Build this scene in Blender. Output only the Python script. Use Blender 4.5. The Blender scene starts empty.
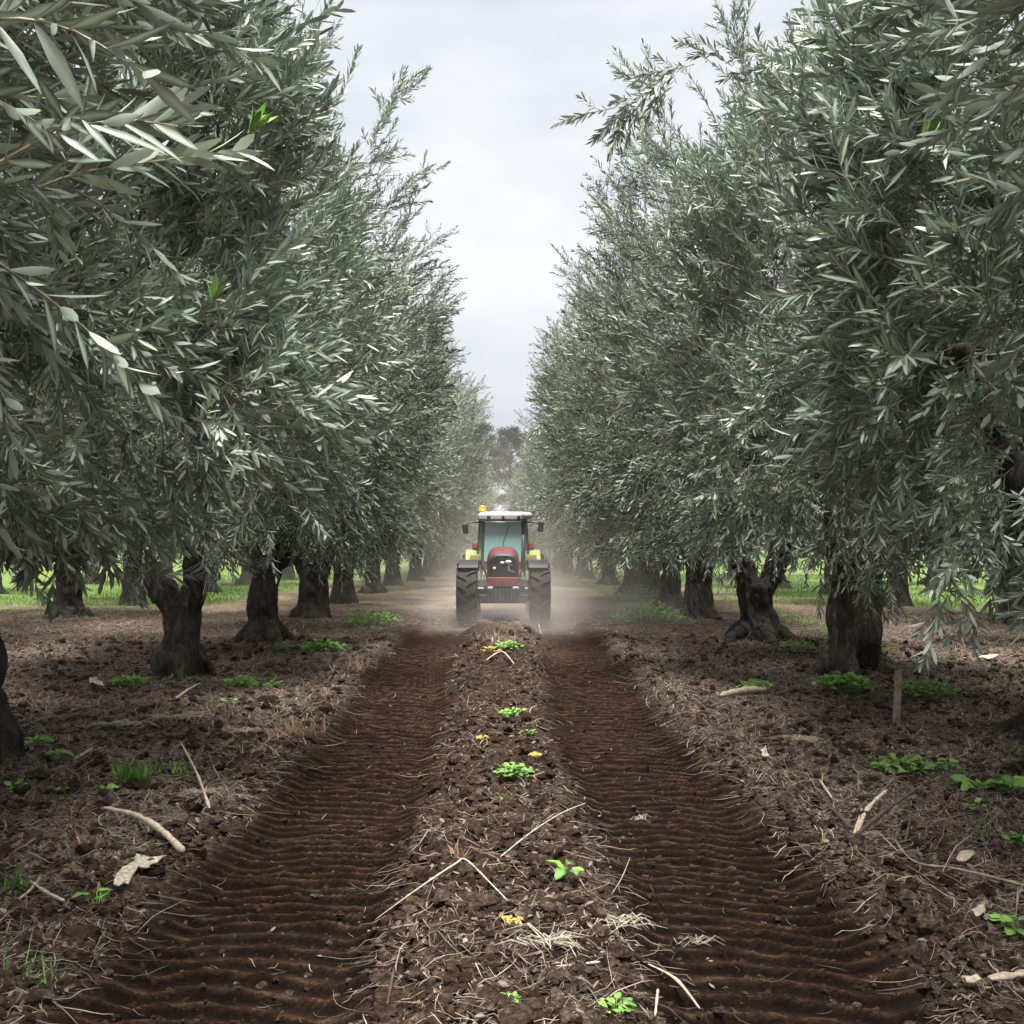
import bpy, math, numpy as np
from mathutils import Vector, Matrix
rng = np.random.default_rng(7)
sc = bpy.context.scene
COL = sc.collection
R = math.radians

# ------------------------------------------------------------------ noise
_perm = np.random.default_rng(3).permutation(4096).astype(np.int64)
def _h(ix, iy, iz=0):
    return _perm[(_perm[(_perm[ix & 4095] + iy) & 4095] + iz) & 4095]
def noise2(x, y, seed=0):
    x = np.asarray(x, float); y = np.asarray(y, float)
    ix = np.floor(x).astype(np.int64); iy = np.floor(y).astype(np.int64)
    fx = x-ix; fy = y-iy
    ux = fx*fx*fx*(fx*(fx*6-15)+10); uy = fy*fy*fy*(fy*(fy*6-15)+10)
    def g(dx, dy):
        a = _h(ix+dx, iy+dy, seed)*(2*math.pi/4096)
        return np.cos(a)*(fx-dx)+np.sin(a)*(fy-dy)
    n0 = g(0,0)*(1-ux)+g(1,0)*ux; n1 = g(0,1)*(1-ux)+g(1,1)*ux
    return (n0*(1-uy)+n1*uy)*1.5
def noise3(x, y, z, seed=0):
    ix = np.floor(x).astype(np.int64); iy = np.floor(y).astype(np.int64); iz = np.floor(z).astype(np.int64)
    fx = x-ix; fy = y-iy; fz = z-iz
    s = lambda t: t*t*(3-2*t)
    ux, uy, uz = s(fx), s(fy), s(fz)
    v = lambda a,b,c: _h(ix+a+seed*17, iy+b, iz+c)/2048.0-1
    l = lambda a,b,t: a+(b-a)*t
    return l(l(l(v(0,0,0),v(1,0,0),ux), l(v(0,1,0),v(1,1,0),ux), uy),
             l(l(v(0,0,1),v(1,0,1),ux), l(v(0,1,1),v(1,1,1),ux), uy), uz)
def cells(x, y, size, seed=0, rmin=.25, rmax=.62):
    """hemispherical lumps scattered in jittered cells -> height in units of size"""
    x = x/size; y = y/size
    ix = np.floor(x).astype(np.int64); iy = np.floor(y).astype(np.int64)
    out = np.zeros_like(x)
    for dx in (-1,0,1):
        for dy in (-1,0,1):
            a = _h(ix+dx, iy+dy, seed)/4096.0
            b = _h(ix+dx, iy+dy, seed+31)/4096.0
            c = _h(ix+dx, iy+dy, seed+77)/4096.0
            e = _h(ix+dx, iy+dy, seed+99)/4096.0
            rr = rmin+(rmax-rmin)*c*c
            px = ix+dx+.15+.7*a-x; py = iy+dy+.15+.7*b-y
            ca, sa = np.cos(e*6.28), np.sin(e*6.28)
            qx = (px*ca+py*sa)*1.0; qy = (-px*sa+py*ca)*1.45
            d2 = (np.abs(qx)**2.6+np.abs(qy)**2.6)/(rr**2.6)
            out = np.maximum(out, rr*np.sqrt(np.clip(1-d2, 0, 1))*(.5+.7*b))
    return out
def sstep(a, b, x):
    t = np.clip((x-a)/(b-a), 0, 1); return t*t*(3-2*t)

# ------------------------------------------------------------------ ground height
TREE_SPOTS = []
CAMZ = 1.88
def track_center(side, y):
    w = .06*np.sin(y*.35+side) + .03*np.sin(y*.9+2*side)
    return side*1.2 + w + side*.10*sstep(8, 20, y)
def H(x, y, fine=True, want_rib_shade=False):
    x = np.asarray(x, float); y = np.asarray(y, float)
    h = .07*noise2(x*.33, y*.33, 1)+.035*noise2(x*.9, y*.9, 2)
    far = sstep(23, 26, y)
    lane = np.zeros_like(x); prof = np.zeros_like(x); rib = np.zeros_like(x); dry = np.full_like(x, .5)
    for side in (-1, 1):
        u = (x-track_center(side, y))/.55
        au = np.abs(u+.10*noise2(x*1.7, y*1.7, 5+side))
        d = -.115*(1-sstep(.70, 1.25, au)) + .07*np.exp(-((au-1.55)/.30)**2)
        prof = prof + d*(1-far)
        m = (1-sstep(1.05, 1.42, au))*(1-far)
        lane = np.maximum(lane, m)
        wob = .010*noise2(x*1.2, y*1.0, 9)+.004*noise2(x*9, y*9, 10)
        ph = (y + .13*np.clip(np.abs(u), 0, 1.4)**2.2 + .05*np.sin(u*1.5) + wob)/.150
        t = ph-np.floor(ph)
        crest = np.where(t < .15, t/.15, (1-t)/.85)
        crest = crest**1.7
        amp = .060*(.75+.35*noise2(x*1.3, y*1.3, 12))*(.85+.5*noise2(x*5, y*5, 13))
        wgt = (1-sstep(1.1, 1.5, np.abs(u)))*(1-sstep(19, 23, y)); dry = dry*(1-wgt)+wgt*np.clip(1.25*np.where(t < .10, 0, np.where(t < .2, (t-.1)*10, (1-(t-.2)/.8)**1.3))*(.75+.5*noise2(x*9, y*9, 14)), 0, 1)  # tone mask for painted rib shading: dark troughs, light crests
        rib = rib + crest*amp*(1-sstep(.95, 1.35, np.abs(u)))*(1-sstep(19, 23, y))
    ridge = .075*np.exp(-(x/.45)**2)*(1-far) + .09*np.exp(-((x-.25)/.55)**2-((y-19.6)/1.6)**2)
    h = h+prof+rib+ridge
    for (tx, ty, th) in TREE_SPOTS:
        h = h+th*np.exp(-((x-tx)**2+(y-ty)**2)/1.1**2)
    rough = (1-lane)
    if fine:
        k = (.45+.55*rough)
        patch = .55+.75*np.clip(noise2(x*.8, y*.8, 20)+.35, 0, 1)
        h = h+k*patch*(.13*cells(x, y, .14, 21)*rough*.55 + .075*cells(x+3, y+1, .075, 22)*(.06+.79*rough)+.035*cells(x+7, y+2, .035, 23)*(.42+.45*rough))
        h = h+(.022*rough+.003)*noise2(x*4.1, y*4.1, 23)+(.010*rough+.004)*noise2(x*11, y*11, 24)+(.0045+.0035*rough)*noise2(x*27, y*27, 25)+.005*(1-rough)*np.clip(noise2(x*16, y*16, 26)-.1, 0, 1)
    return (h, dry) if want_rib_shade else h
def Hs(x, y, fine=False): return float(H(np.array([x]), np.array([y]), fine)[0])
def at(px, py):
    """point of the ground that the photo shows at this pixel"""
    d = 1000*CAMZ/(py-545)
    for _ in range(8):
        x = (px-500)*d/1000
        d = .5*d+.5*1000*(CAMZ-Hs(x, d))/(py-545)
    x = (px-500)*d/1000; o = np.array([-.05, -.025, 0, .025, .05]); ox, oy = np.meshgrid(o, o)
    hh = H(x+ox.ravel(), d+oy.ravel()); return Vector((x, d, float(.6*hh.max()+.4*hh[12])+.006))

# ------------------------------------------------------------------ mesh helpers
def link(o, parent=None):
    COL.objects.link(o)
    if parent: o.parent = parent
    return o
def np_mesh(name, verts, loops, starts, mats, attrs=None, smooth=True, mat_idx=None):
    me = bpy.data.meshes.new(name)
    verts = np.ascontiguousarray(verts, np.float32); n = len(verts)
    me.vertices.add(n); me.vertices.foreach_set('co', verts.ravel())
    me.loops.add(len(loops)); me.loops.foreach_set('vertex_index', np.ascontiguousarray(loops, np.int32))
    me.polygons.add(len(starts)); me.polygons.foreach_set('loop_start', np.ascontiguousarray(starts, np.int32))
    if mat_idx is not None: me.polygons.foreach_set('material_index', np.ascontiguousarray(mat_idx, np.int32))
    me.update(calc_edges=True)
    me.polygons.foreach_set('use_smooth', np.full(len(starts), smooth))
    for k, v in (attrs or {}).items():
        a = me.attributes.new(k, 'FLOAT', 'POINT'); a.data.foreach_set('value', np.ascontiguousarray(v, np.float32))
    for m in mats: me.materials.append(m)
    return me
def stack(verts, faces_list):
    """faces given as list of lists -> loops, starts"""
    loops = [i for f in faces_list for i in f]
    starts = np.cumsum([0]+[len(f) for f in faces_list[:-1]])
    return np.array(loops), starts
def tile_faces(faces, nv, n):
    """repeat the face list of one item for n items"""
    fl = np.array([i for f in faces for i in f]); ln = np.array([len(f) for f in faces])
    loops = (fl[None, :]+np.arange(n)[:, None]*nv).ravel()
    lens = np.tile(ln, n); starts = np.concatenate([[0], np.cumsum(lens)[:-1]])
    return loops, starts
class MB:
    def __init__(s): s.v = []; s.f = []
    def add(s, v, f):
        o = len(s.v); s.v += [tuple(p) for p in v]; s.f += [[i+o for i in q] for q in f]; return s
    def box(s, c, d, rot=None, taper=1):
        hx, hy, hz = d[0]/2, d[1]/2, d[2]/2
        v = [Vector((sx*hx*(taper if sz > 0 else 1), sy*hy*(taper if sz > 0 else 1), sz*hz)) for sz in (-1,1) for sy in (-1,1) for sx in (-1,1)]
        if rot is not None: v = [rot @ p for p in v]
        v = [p+Vector(c) for p in v]
        return s.add(v, [[0,2,3,1],[4,5,7,6],[0,1,5,4],[2,6,7,3],[0,4,6,2],[1,3,7,5]])
    def tube(s, pts, rad, n=8, caps=True):
        pts = [Vector(p) for p in pts]
        if not hasattr(rad, '__len__'): rad = [rad]*len(pts)
        up = None; rings = []
        for i, p in enumerate(pts):
            t = (pts[min(i+1, len(pts)-1)]-pts[max(i-1, 0)]).normalized()
            if up is None:
                up = t.orthogonal().normalized()
            up = (up-t*up.dot(t)).normalized(); b = t.cross(up)
            rings.append([p+(up*math.cos(2*math.pi*k/n)+b*math.sin(2*math.pi*k/n))*rad[i] for k in range(n)])
        v = [q for r in rings for q in r]; f = []
        for i in range(len(pts)-1):
            for k in range(n):
                a = i*n+k; b2 = i*n+(k+1) % n; f.append([a, b2, b2+n, a+n])
        if caps: f.append(list(range(n))[::-1]); f.append([(len(pts)-1)*n+k for k in range(n)])
        return s.add(v, f)
    def lathe(s, prof, axis='x', c=(0,0,0), n=32, closed=True):
        """prof: list of (along, radius)"""
        v = []; m = len(prof)
        for k in range(n):
            a = 2*math.pi*k/n
            for (l, r) in prof:
                q = (l, r*math.cos(a), r*math.sin(a))
                if axis == 'z': q = (r*math.cos(a), r*math.sin(a), l)
                if axis == 'y': q = (r*math.sin(a), l, r*math.cos(a))
                v.append((q[0]+c[0], q[1]+c[1], q[2]+c[2]))
        f = []
        for k in range(n):
            for j in range(m if closed else m-1):
                a = k*m+j; b = k*m+(j+1) % m; c2 = ((k+1) % n)*m+(j+1) % m; d = ((k+1) % n)*m+j
                f.append([a, d, c2, b])
        if not closed:
            f.append([k*m for k in range(n)]); f.append([k*m+m-1 for k in range(n)][::-1])
        return s.add(v, f)
    def loft(s, secs, caps=True):
        n = len(secs[0]); v = [p for r in secs for p in r]; f = []
        for i in range(len(secs)-1):
            for k in range(n):
                a = i*n+k; b = i*n+(k+1) % n; f.append([a, b, b+n, a+n])
        if caps: f.append(list(range(n))[::-1]); f.append([(len(secs)-1)*n+k for k in range(n)])
        return s.add(v, f)
    def build(s, name, mat, parent=None, smooth=False, bevel=0, loc=None):
        me = bpy.data.meshes.new(name); me.from_pydata(s.v, [], s.f); me.materials.append(mat)
        import bmesh
        bm = bmesh.new(); bm.from_mesh(me); bmesh.ops.recalc_face_normals(bm, faces=bm.faces); bm.to_mesh(me); bm.free()
        me.polygons.foreach_set('use_smooth', [smooth]*len(me.polygons))
        o = link(bpy.data.objects.new(name, me), parent)
        if loc is not None: o.location = loc
        if smooth == 'auto': pass
        if bevel:
            m = o.modifiers.new('bevel', 'BEVEL'); m.width = bevel; m.segments = 2; m.limit_method = 'ANGLE'; m.angle_limit = R(40)
        return o
def tag(o, label, cat, group=None, kind=None):
    if label: o['label'] = label
    if cat: o['category'] = cat
    if group: o['group'] = group
    if kind: o['kind'] = kind
    return o
def empty(name, loc, label, cat, group=None):
    o = bpy.data.objects.new(name, None); o.empty_display_size = .2; link(o); o.location = loc
    return tag(o, label, cat, group)

# ------------------------------------------------------------------ materials
def newmat(name):
    m = bpy.data.materials.new(name); m.use_nodes = True
    nt = m.node_tree; b = nt.nodes['Principled BSDF']; return m, nt, b
def N(nt, t, **kw):
    n = nt.nodes.new(t)
    for k, v in kw.items():
        if k.startswith('i_'):
            key = k[2:]; key = int(key) if key.isdigit() else key.replace('_', ' ')
            n.inputs[key].default_value = v
        else: setattr(n, k, v)
    return n
def ramp(nt, src, stops):
    r = nt.nodes.new('ShaderNodeValToRGB'); cr = r.color_ramp
    while len(cr.elements) > 1: cr.elements.remove(cr.elements[-1])
    cr.elements[0].position = stops[0][0]; cr.elements[0].color = (*stops[0][1], 1)
    for p, c in stops[1:]:
        e = cr.elements.new(p); e.color = (*c, 1)
    nt.links.new(src, r.inputs[0]); return r
def mixc(nt, fac, a, b, mode='MIX'):
    m = nt.nodes.new('ShaderNodeMix'); m.data_type = 'RGBA'; m.blend_type = mode
    for s, v in ((0, fac), (6, a), (7, b)):
        if isinstance(v, (int, float)): m.inputs[s].default_value = v
        elif isinstance(v, tuple): m.inputs[s].default_value = (*v, 1)
        else: nt.links.new(v, m.inputs[s])
    return m.outputs[2]
def simple(name, col, rough=.6, metal=0, var=.25, scale=8, bump=0, **kw):
    m, nt, b = newmat(name)
    tc = N(nt, 'ShaderNodeTexCoord'); no = N(nt, 'ShaderNodeTexNoise', i_Scale=scale, i_Detail=6.0, i_Roughness=.65)
    nt.links.new(tc.outputs['Object'], no.inputs['Vector'])
    c0 = tuple(x*(1-var) for x in col); c1 = tuple(min(1, x*(1+var)) for x in col)
    r = ramp(nt, no.outputs['Fac'], [(.35, c0), (.65, c1)])
    nt.links.new(r.outputs[0], b.inputs['Base Color'])
    b.inputs['Roughness'].default_value = rough; b.inputs['Metallic'].default_value = metal
    if bump:
        bp = N(nt, 'ShaderNodeBump', i_Strength=bump, i_Distance=.02); nt.links.new(no.outputs['Fac'], bp.inputs['Height'])
        nt.links.new(bp.outputs[0], b.inputs['Normal'])
    for k, v in kw.items(): b.inputs[k.replace('_', ' ')].default_value = v
    return m

def leaf_material(name, stops, under, rough=.36):
    m, nt, b = newmat(name)
    a = N(nt, 'ShaderNodeAttribute', attribute_name='rnd'); md = N(nt, 'ShaderNodeAttribute', attribute_name='mid')
    top = ramp(nt, a.outputs['Fac'], stops)
    t2 = mixc(nt, md.outputs['Fac'], tuple(c*1.3 for c in under), top.outputs[0])   # the pale midrib
    un = ramp(nt, a.outputs['Fac'], [(0, tuple(c*.28 for c in under)), (.6, under), (1, tuple(c*2. for c in under))])
    g = N(nt, 'ShaderNodeNewGeometry')
    c = mixc(nt, g.outputs['Backfacing'], t2, un.outputs[0])
    nt.links.new(c, b.inputs['Base Color'])
    rr = N(nt, 'ShaderNodeMapRange', i_3=rough, i_4=.62); nt.links.new(g.outputs['Backfacing'], rr.inputs[0]); nt.links.new(rr.outputs[0], b.inputs['Roughness'])
    b.inputs['IOR'].default_value = 1.5
    tr = N(nt, 'ShaderNodeBsdfTranslucent'); nt.links.new(c, tr.inputs[0])
    mx = N(nt, 'ShaderNodeMixShader', i_0=.07)
    nt.links.new(b.outputs[0], mx.inputs[1]); nt.links.new(tr.outputs[0], mx.inputs[2])
    nt.links.new(mx.outputs[0], nt.nodes['Material Output'].inputs[0])
    return m
M_LEAF = leaf_material('olive_leaf', [(0, (.008,.020,.009)), (.33, (.032,.062,.030)), (.6, (.140,.190,.122)), (.97, (.50,.56,.43)), (1, (.40,.31,.08))], (.35,.41,.325), .36)
M_SHOOT = leaf_material('young_leaf', [(0, (.20,.46,.05)), (1, (.34,.62,.10))], (.36,.58,.15))
M_WEED = leaf_material('weed_leaf', [(0, (.04,.11,.014)), (.5, (.11,.25,.032)), (1, (.26,.43,.07))], (.16,.30,.07), .5)
M_YWEED = leaf_material('yellow_leaf', [(0, (.24,.14,.02)), (1, (.42,.28,.05))], (.5,.36,.1), .6)
M_GRASS = leaf_material('grass_blade', [(0, (.05,.11,.018)), (.6, (.10,.20,.04)), (1, (.22,.32,.09))], (.15,.28,.06), .55)
M_DRY = leaf_material('dry_straw', [(0, (.09,.058,.038)), (.3, (.20,.14,.095)), (.65, (.42,.33,.24)), (1, (.80,.72,.60))], (.3,.24,.18), .75)
M_TAN = leaf_material('tan_straw', [(0, (.30,.18,.10)), (1, (.68,.49,.31))], (.4,.28,.17), .75)
M_DEAD = leaf_material('dead_leaf', [(0, (.030,.019,.013)), (.6, (.08,.052,.038)), (.93, (.19,.14,.11)), (1, (.42,.37,.31))], (.2,.16,.13), .8)
M_TWIG = simple('twig_bark', (.34,.30,.21), .8, var=.4, scale=14)
M_PALE = simple('pale_wood', (.45,.37,.27), .75, var=.35, scale=25, bump=.5)
M_WHITE = simple('bleached_straw', (.46,.40,.315), .8, var=.45, scale=45, bump=.3)
M_WOOD = simple('weathered_wood', (.34,.27,.20), .85, var=.45, scale=18, bump=.7)
M_DARKW = simple('dark_wood', (.07,.05,.038), .85, var=.5, scale=18, bump=.8)

def bark(name='olive_bark', g=1.):
    m, nt, b = newmat(name)
    tc = N(nt, 'ShaderNodeTexCoord'); mp = N(nt, 'ShaderNodeMapping'); mp.inputs['Scale'].default_value = (1,1,.3)
    nt.links.new(tc.outputs['Object'], mp.inputs[0])
    n1 = N(nt, 'ShaderNodeTexNoise', i_Scale=14.0, i_Detail=9.0, i_Roughness=.7, i_Distortion=.4); nt.links.new(mp.outputs[0], n1.inputs['Vector'])
    n2 = N(nt, 'ShaderNodeTexNoise', i_Scale=2.2, i_Detail=5.0); nt.links.new(tc.outputs['Object'], n2.inputs['Vector'])
    v = N(nt, 'ShaderNodeTexVoronoi', i_Scale=16.0, feature='DISTANCE_TO_EDGE'); nt.links.new(mp.outputs[0], v.inputs['Vector'])
    c = ramp(nt, n1.outputs['Fac'], [(.3, (.008*g,.006*g,.005*g)), (.48, (.022*g,.017*g,.013*g)), (.6, (.055*g,.044*g,.034*g)), (.72, (.17*g,.148*g,.12*g))])
    # lichen and moss low on the bark
    moss = ramp(nt, n2.outputs['Fac'], [(.50, (0,0,0)), (.64, (1,1,1))])
    sep = N(nt, 'ShaderNodeSeparateXYZ'); nt.links.new(tc.outputs['Object'], sep.inputs[0])
    lo = N(nt, 'ShaderNodeMapRange', i_1=.15, i_2=.9, i_3=.55, i_4=.0); nt.links.new(sep.outputs[2], lo.inputs[0])
    mm = N(nt, 'ShaderNodeMath', operation='MULTIPLY'); nt.links.new(moss.outputs[0], mm.inputs[0]); nt.links.new(lo.outputs[0], mm.inputs[1])
    c2 = mixc(nt, mm.outputs[0], c.outputs[0], (.085,.085,.02))
    nt.links.new(c2, b.inputs['Base Color']); b.inputs['Roughness'].default_value = .85
    ad = N(nt, 'ShaderNodeMath', operation='MULTIPLY_ADD', i_1=1.2); nt.links.new(v.outputs['Distance'], ad.inputs[0]); nt.links.new(n1.outputs['Fac'], ad.inputs[2])
    bp = N(nt, 'ShaderNodeBump', i_Strength=.9, i_Distance=.03); nt.links.new(ad.outputs[0], bp.inputs['Height']); nt.links.new(bp.outputs[0], b.inputs['Normal'])
    return m
M_BARK = bark(); M_BARKG = bark('grey_bark', 2.2)

def soil():
    m, nt, b = newmat('soil')
    tc = N(nt, 'ShaderNodeTexCoord')
    def noise(s, d=6., r=.65, sc3=None):
        n = N(nt, 'ShaderNodeTexNoise', i_Scale=s, i_Detail=d, i_Roughness=r)
        if sc3:
            mp = N(nt, 'ShaderNodeMapping'); mp.inputs['Scale'].default_value = sc3; nt.links.new(tc.outputs['Object'], mp.inputs[0]); nt.links.new(mp.outputs[0], n.inputs['Vector'])
        else: nt.links.new(tc.outputs['Object'], n.inputs['Vector'])
        return n.outputs['Fac']
    fine = noise(60., 5., .7); med = noise(7.); big = noise(.7, 4.)
    base = ramp(nt, med, [(.3, (.018,.0095,.0058)), (.55, (.038,.0215,.0135)), (.75, (.064,.038,.025))])
    spk = ramp(nt, fine, [(.45, (.6,.6,.6)), (.62, (1.15,1.12,1.1)), (.74, (2.6,2.5,2.4))])
    soil_col = mixc(nt, 1.0, base.outputs[0], spk.outputs[0], 'MULTIPLY')
    da = N(nt, 'ShaderNodeAttribute', attribute_name='dry'); dr = ramp(nt, da.outputs['Fac'], [(0, (.32,.32,.32)), (.5, (.95,.95,.95)), (.95, (2.2,2.25,2.3))])  # paints shade into the rib troughs and light onto their crests
    soil_col = mixc(nt, 1.0, soil_col, dr.outputs[0], 'MULTIPLY')
    # dry crumbly surface with grey brown plant rot away from the tracks
    lt = N(nt, 'ShaderNodeAttribute', attribute_name='litter')
    dry = ramp(nt, noise(26., 8., .75), [(.34, (.028,.018,.013)), (.45, (.080,.056,.042)), (.55, (.20,.152,.118)), (.66, (.52,.44,.36))])
    pf = ramp(nt, big, [(.3, (.6,.6,.6)), (.7, (1,1,1))])
    f = N(nt, 'ShaderNodeMath', operation='MULTIPLY'); nt.links.new(lt.outputs['Fac'], f.inputs[0]); nt.links.new(pf.outputs[0], f.inputs[1])
    c = mixc(nt, f.outputs[0], soil_col, dry.outputs[0])
    gr = N(nt, 'ShaderNodeAttribute', attribute_name='green')
    gc = ramp(nt, noise(9., 8., .7), [(.3, (.05,.08,.022)), (.5, (.13,.20,.05)), (.7, (.25,.32,.10))])
    c = mixc(nt, gr.outputs['Fac'], c, gc.outputs[0])
    pl = N(nt, 'ShaderNodeAttribute', attribute_name='pale')
    pc = ramp(nt, noise(5., 8., .7), [(.3, (.16,.12,.07)), (.5, (.30,.24,.15)), (.68, (.40,.36,.2))])
    c = mixc(nt, pl.outputs['Fac'], c, pc.outputs[0])
    nt.links.new(c, b.inputs['Base Color']); b.inputs['Roughness'].default_value = .93
    b.inputs['Specular IOR Level'].default_value = .08
    s = N(nt, 'ShaderNodeMath', operation='MULTIPLY_ADD', i_1=.35); nt.links.new(fine, s.inputs[0]); nt.links.new(noise(22., 7., .7), s.inputs[2])
    bp = N(nt, 'ShaderNodeBump', i_Strength=.75, i_Distance=.03); nt.links.new(s.outputs[0], bp.inputs['Height']); nt.links.new(bp.outputs[0], b.inputs['Normal'])
    return m
M_SOIL = soil()

# ------------------------------------------------------------------ tree positions
LEFT = [(-4.45, 3.7), (-4.3, 8.2), (-4.51, 14.1), (-4.42, 18.8), (-4.59, 24.4), (-4.85, 31.0), (-4.7, 37.2), (-4.7, 43.8)]
RIGHT = [(5.0, 3.6), (5.2, 8.9), (4.94, 13.9), (4.85, 18.8), (4.85, 24.4), (4.9, 28.6), (4.9, 32.6), (5.0, 38.0), (4.9, 45.0)]
for k in range(9):
    LEFT.append((-4.25+.3*math.sin(k*2.1), 50.5+6.3*k)); RIGHT.append((4.45+.3*math.sin(k*1.7), 51.5+6.3*k))
OUTL = [(-11.6, 13.0), (-11.3, 19.2), (-11.1, 25.7), (-11.7, 32), (-11.4, 39), (-11.6, 46), (-11.5, 54), (-11.5, 63), (-19.5, 30.5), (-19.8, 39), (-20, 49), (-20, 60)]
OUTR = [(12.2, 12.5), (12.0, 18.0), (12.4, 24), (12.1, 30.5), (12.3, 37.0), (12.2, 44), (12.2, 52), (12.2, 61), (20.5, 29), (20.6, 38), (20.8, 48), (21, 60)]
for (x, y) in LEFT+RIGHT: TREE_SPOTS.append((x, y, .09))

# ------------------------------------------------------------------ ground
def build_ground():
    fx = np.arange(0, 3.2, .0135)
    gx = [3.2]; s = .0135
    while gx[-1] < 420: s = min(s*1.012 if gx[-1] < 14 else s*1.06, 25); gx.append(gx[-1]+s)
    px = np.concatenate([fx, np.array(gx)]); X = np.concatenate([-px[1:][::-1], px])
    Y = [1.6]
    while Y[-1] < 420:
        y = Y[-1]
        s = .013 if y < 6.5 else (.013+(y-6.5)*.0011 if y < 26 else .034+(y-26)*.02)
        Y.append(y+s)
    back = [-60, -40, -25, -15, -9, -5, -2.5, -1, 0, .6, 1.0, 1.3, 1.45]
    Y = np.array(back+Y)
    nx, ny = len(X), len(Y)
    gxx, gyy = np.meshgrid(X, Y)
    x = gxx.ravel(); y = gyy.ravel()
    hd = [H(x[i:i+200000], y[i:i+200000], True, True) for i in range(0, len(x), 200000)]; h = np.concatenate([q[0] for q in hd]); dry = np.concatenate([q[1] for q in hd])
    lane = np.zeros_like(x)
    for side in (-1, 1):
        au = np.abs((x-track_center(side, y))/.55)
        lane = np.maximum(lane, (1-sstep(.9, 1.5, au))*(1-sstep(21, 25, y)))
    ctr = np.exp(-(x/.8)**2)*(1-sstep(16, 19, y))
    litter = np.clip((1-lane)*(1-.62*ctr)*(sstep(1.7, 2.6, np.abs(x)+.35*noise2(x, y, 40))+.35)*1.0, 0, 1)
    litter = np.maximum(litter, sstep(22, 25, y)*.95); litter = np.maximum(litter, np.exp(-((x-.2)/.7)**2)*sstep(15, 19, y)*.7)
    nz = noise2(x*.25, y*.25, 41)+.5*noise2(x*.9, y*.9, 42)
    green = sstep(8.2, 9.6, np.abs(x)+nz*1.2)*sstep(27, 34, y+nz*4)
    green = np.maximum(green, sstep(30, 60, y)*sstep(2.5, 4, np.abs(x)+nz*2)*.8)
    green = np.maximum(green, .8*np.exp(-((x-6.9-.05*(y-15))/.35)**2)*sstep(12, 15, y)*sstep(-.1, .4, nz+.3))
    pale = sstep(27, 32, y)*(1-green)*sstep(-.5, .5, nz+.3)*.85
    idx = np.arange(nx*ny).reshape(ny, nx)
    q = np.stack([idx[:-1,:-1], idx[:-1,1:], idx[1:,1:], idx[1:,:-1]], -1).reshape(-1, 4)
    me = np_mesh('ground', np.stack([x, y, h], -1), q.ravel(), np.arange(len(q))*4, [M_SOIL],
                 {'litter': litter, 'green': np.clip(green, 0, 1), 'pale': pale, 'dry': dry})  # last attribute carries the rib shading painted into the soil colour
    o = link(bpy.data.objects.new('ground', me)); tag(o, None, None, kind='structure')
    print('ground', nx*ny)
build_ground()

# ------------------------------------------------------------------ leaves and sprigs
def leaf_shape(hi):
    if hi:
        v = [(0,0,0)]; mid = [0.]
        for t, w in ((.16,.52), (.46,1.), (.8,.68)):
            v += [(-w*.5, t, .10*w), (0, t, 0), (w*.5, t, .10*w)]; mid += [1., .0, 1.]
        v += [(0, 1, 0)]; mid += [.6]
        f = [[0,2,1],[0,3,2],[1,2,5,4],[2,3,6,5],[4,5,8,7],[5,6,9,8],[7,8,10],[8,9,10]]
    else:
        v = [(0,0,0),(-.42,.32,0),(.42,.32,0),(-.38,.7,0),(.38,.7,0),(0,1,0)]; mid = [1]*6
        f = [[0,2,1],[1,2,4,3],[3,4,5]]
    return np.array(v, float), f, np.array(mid, float)
def basis(y, zhint):
    y = y/np.linalg.norm(y, axis=-1, keepdims=True)
    x = np.cross(y, zhint); x /= np.linalg.norm(x, axis=-1, keepdims=True)+1e-9
    z = np.cross(x, y)
    return np.stack([x, y, z], -1)      # columns
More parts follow.
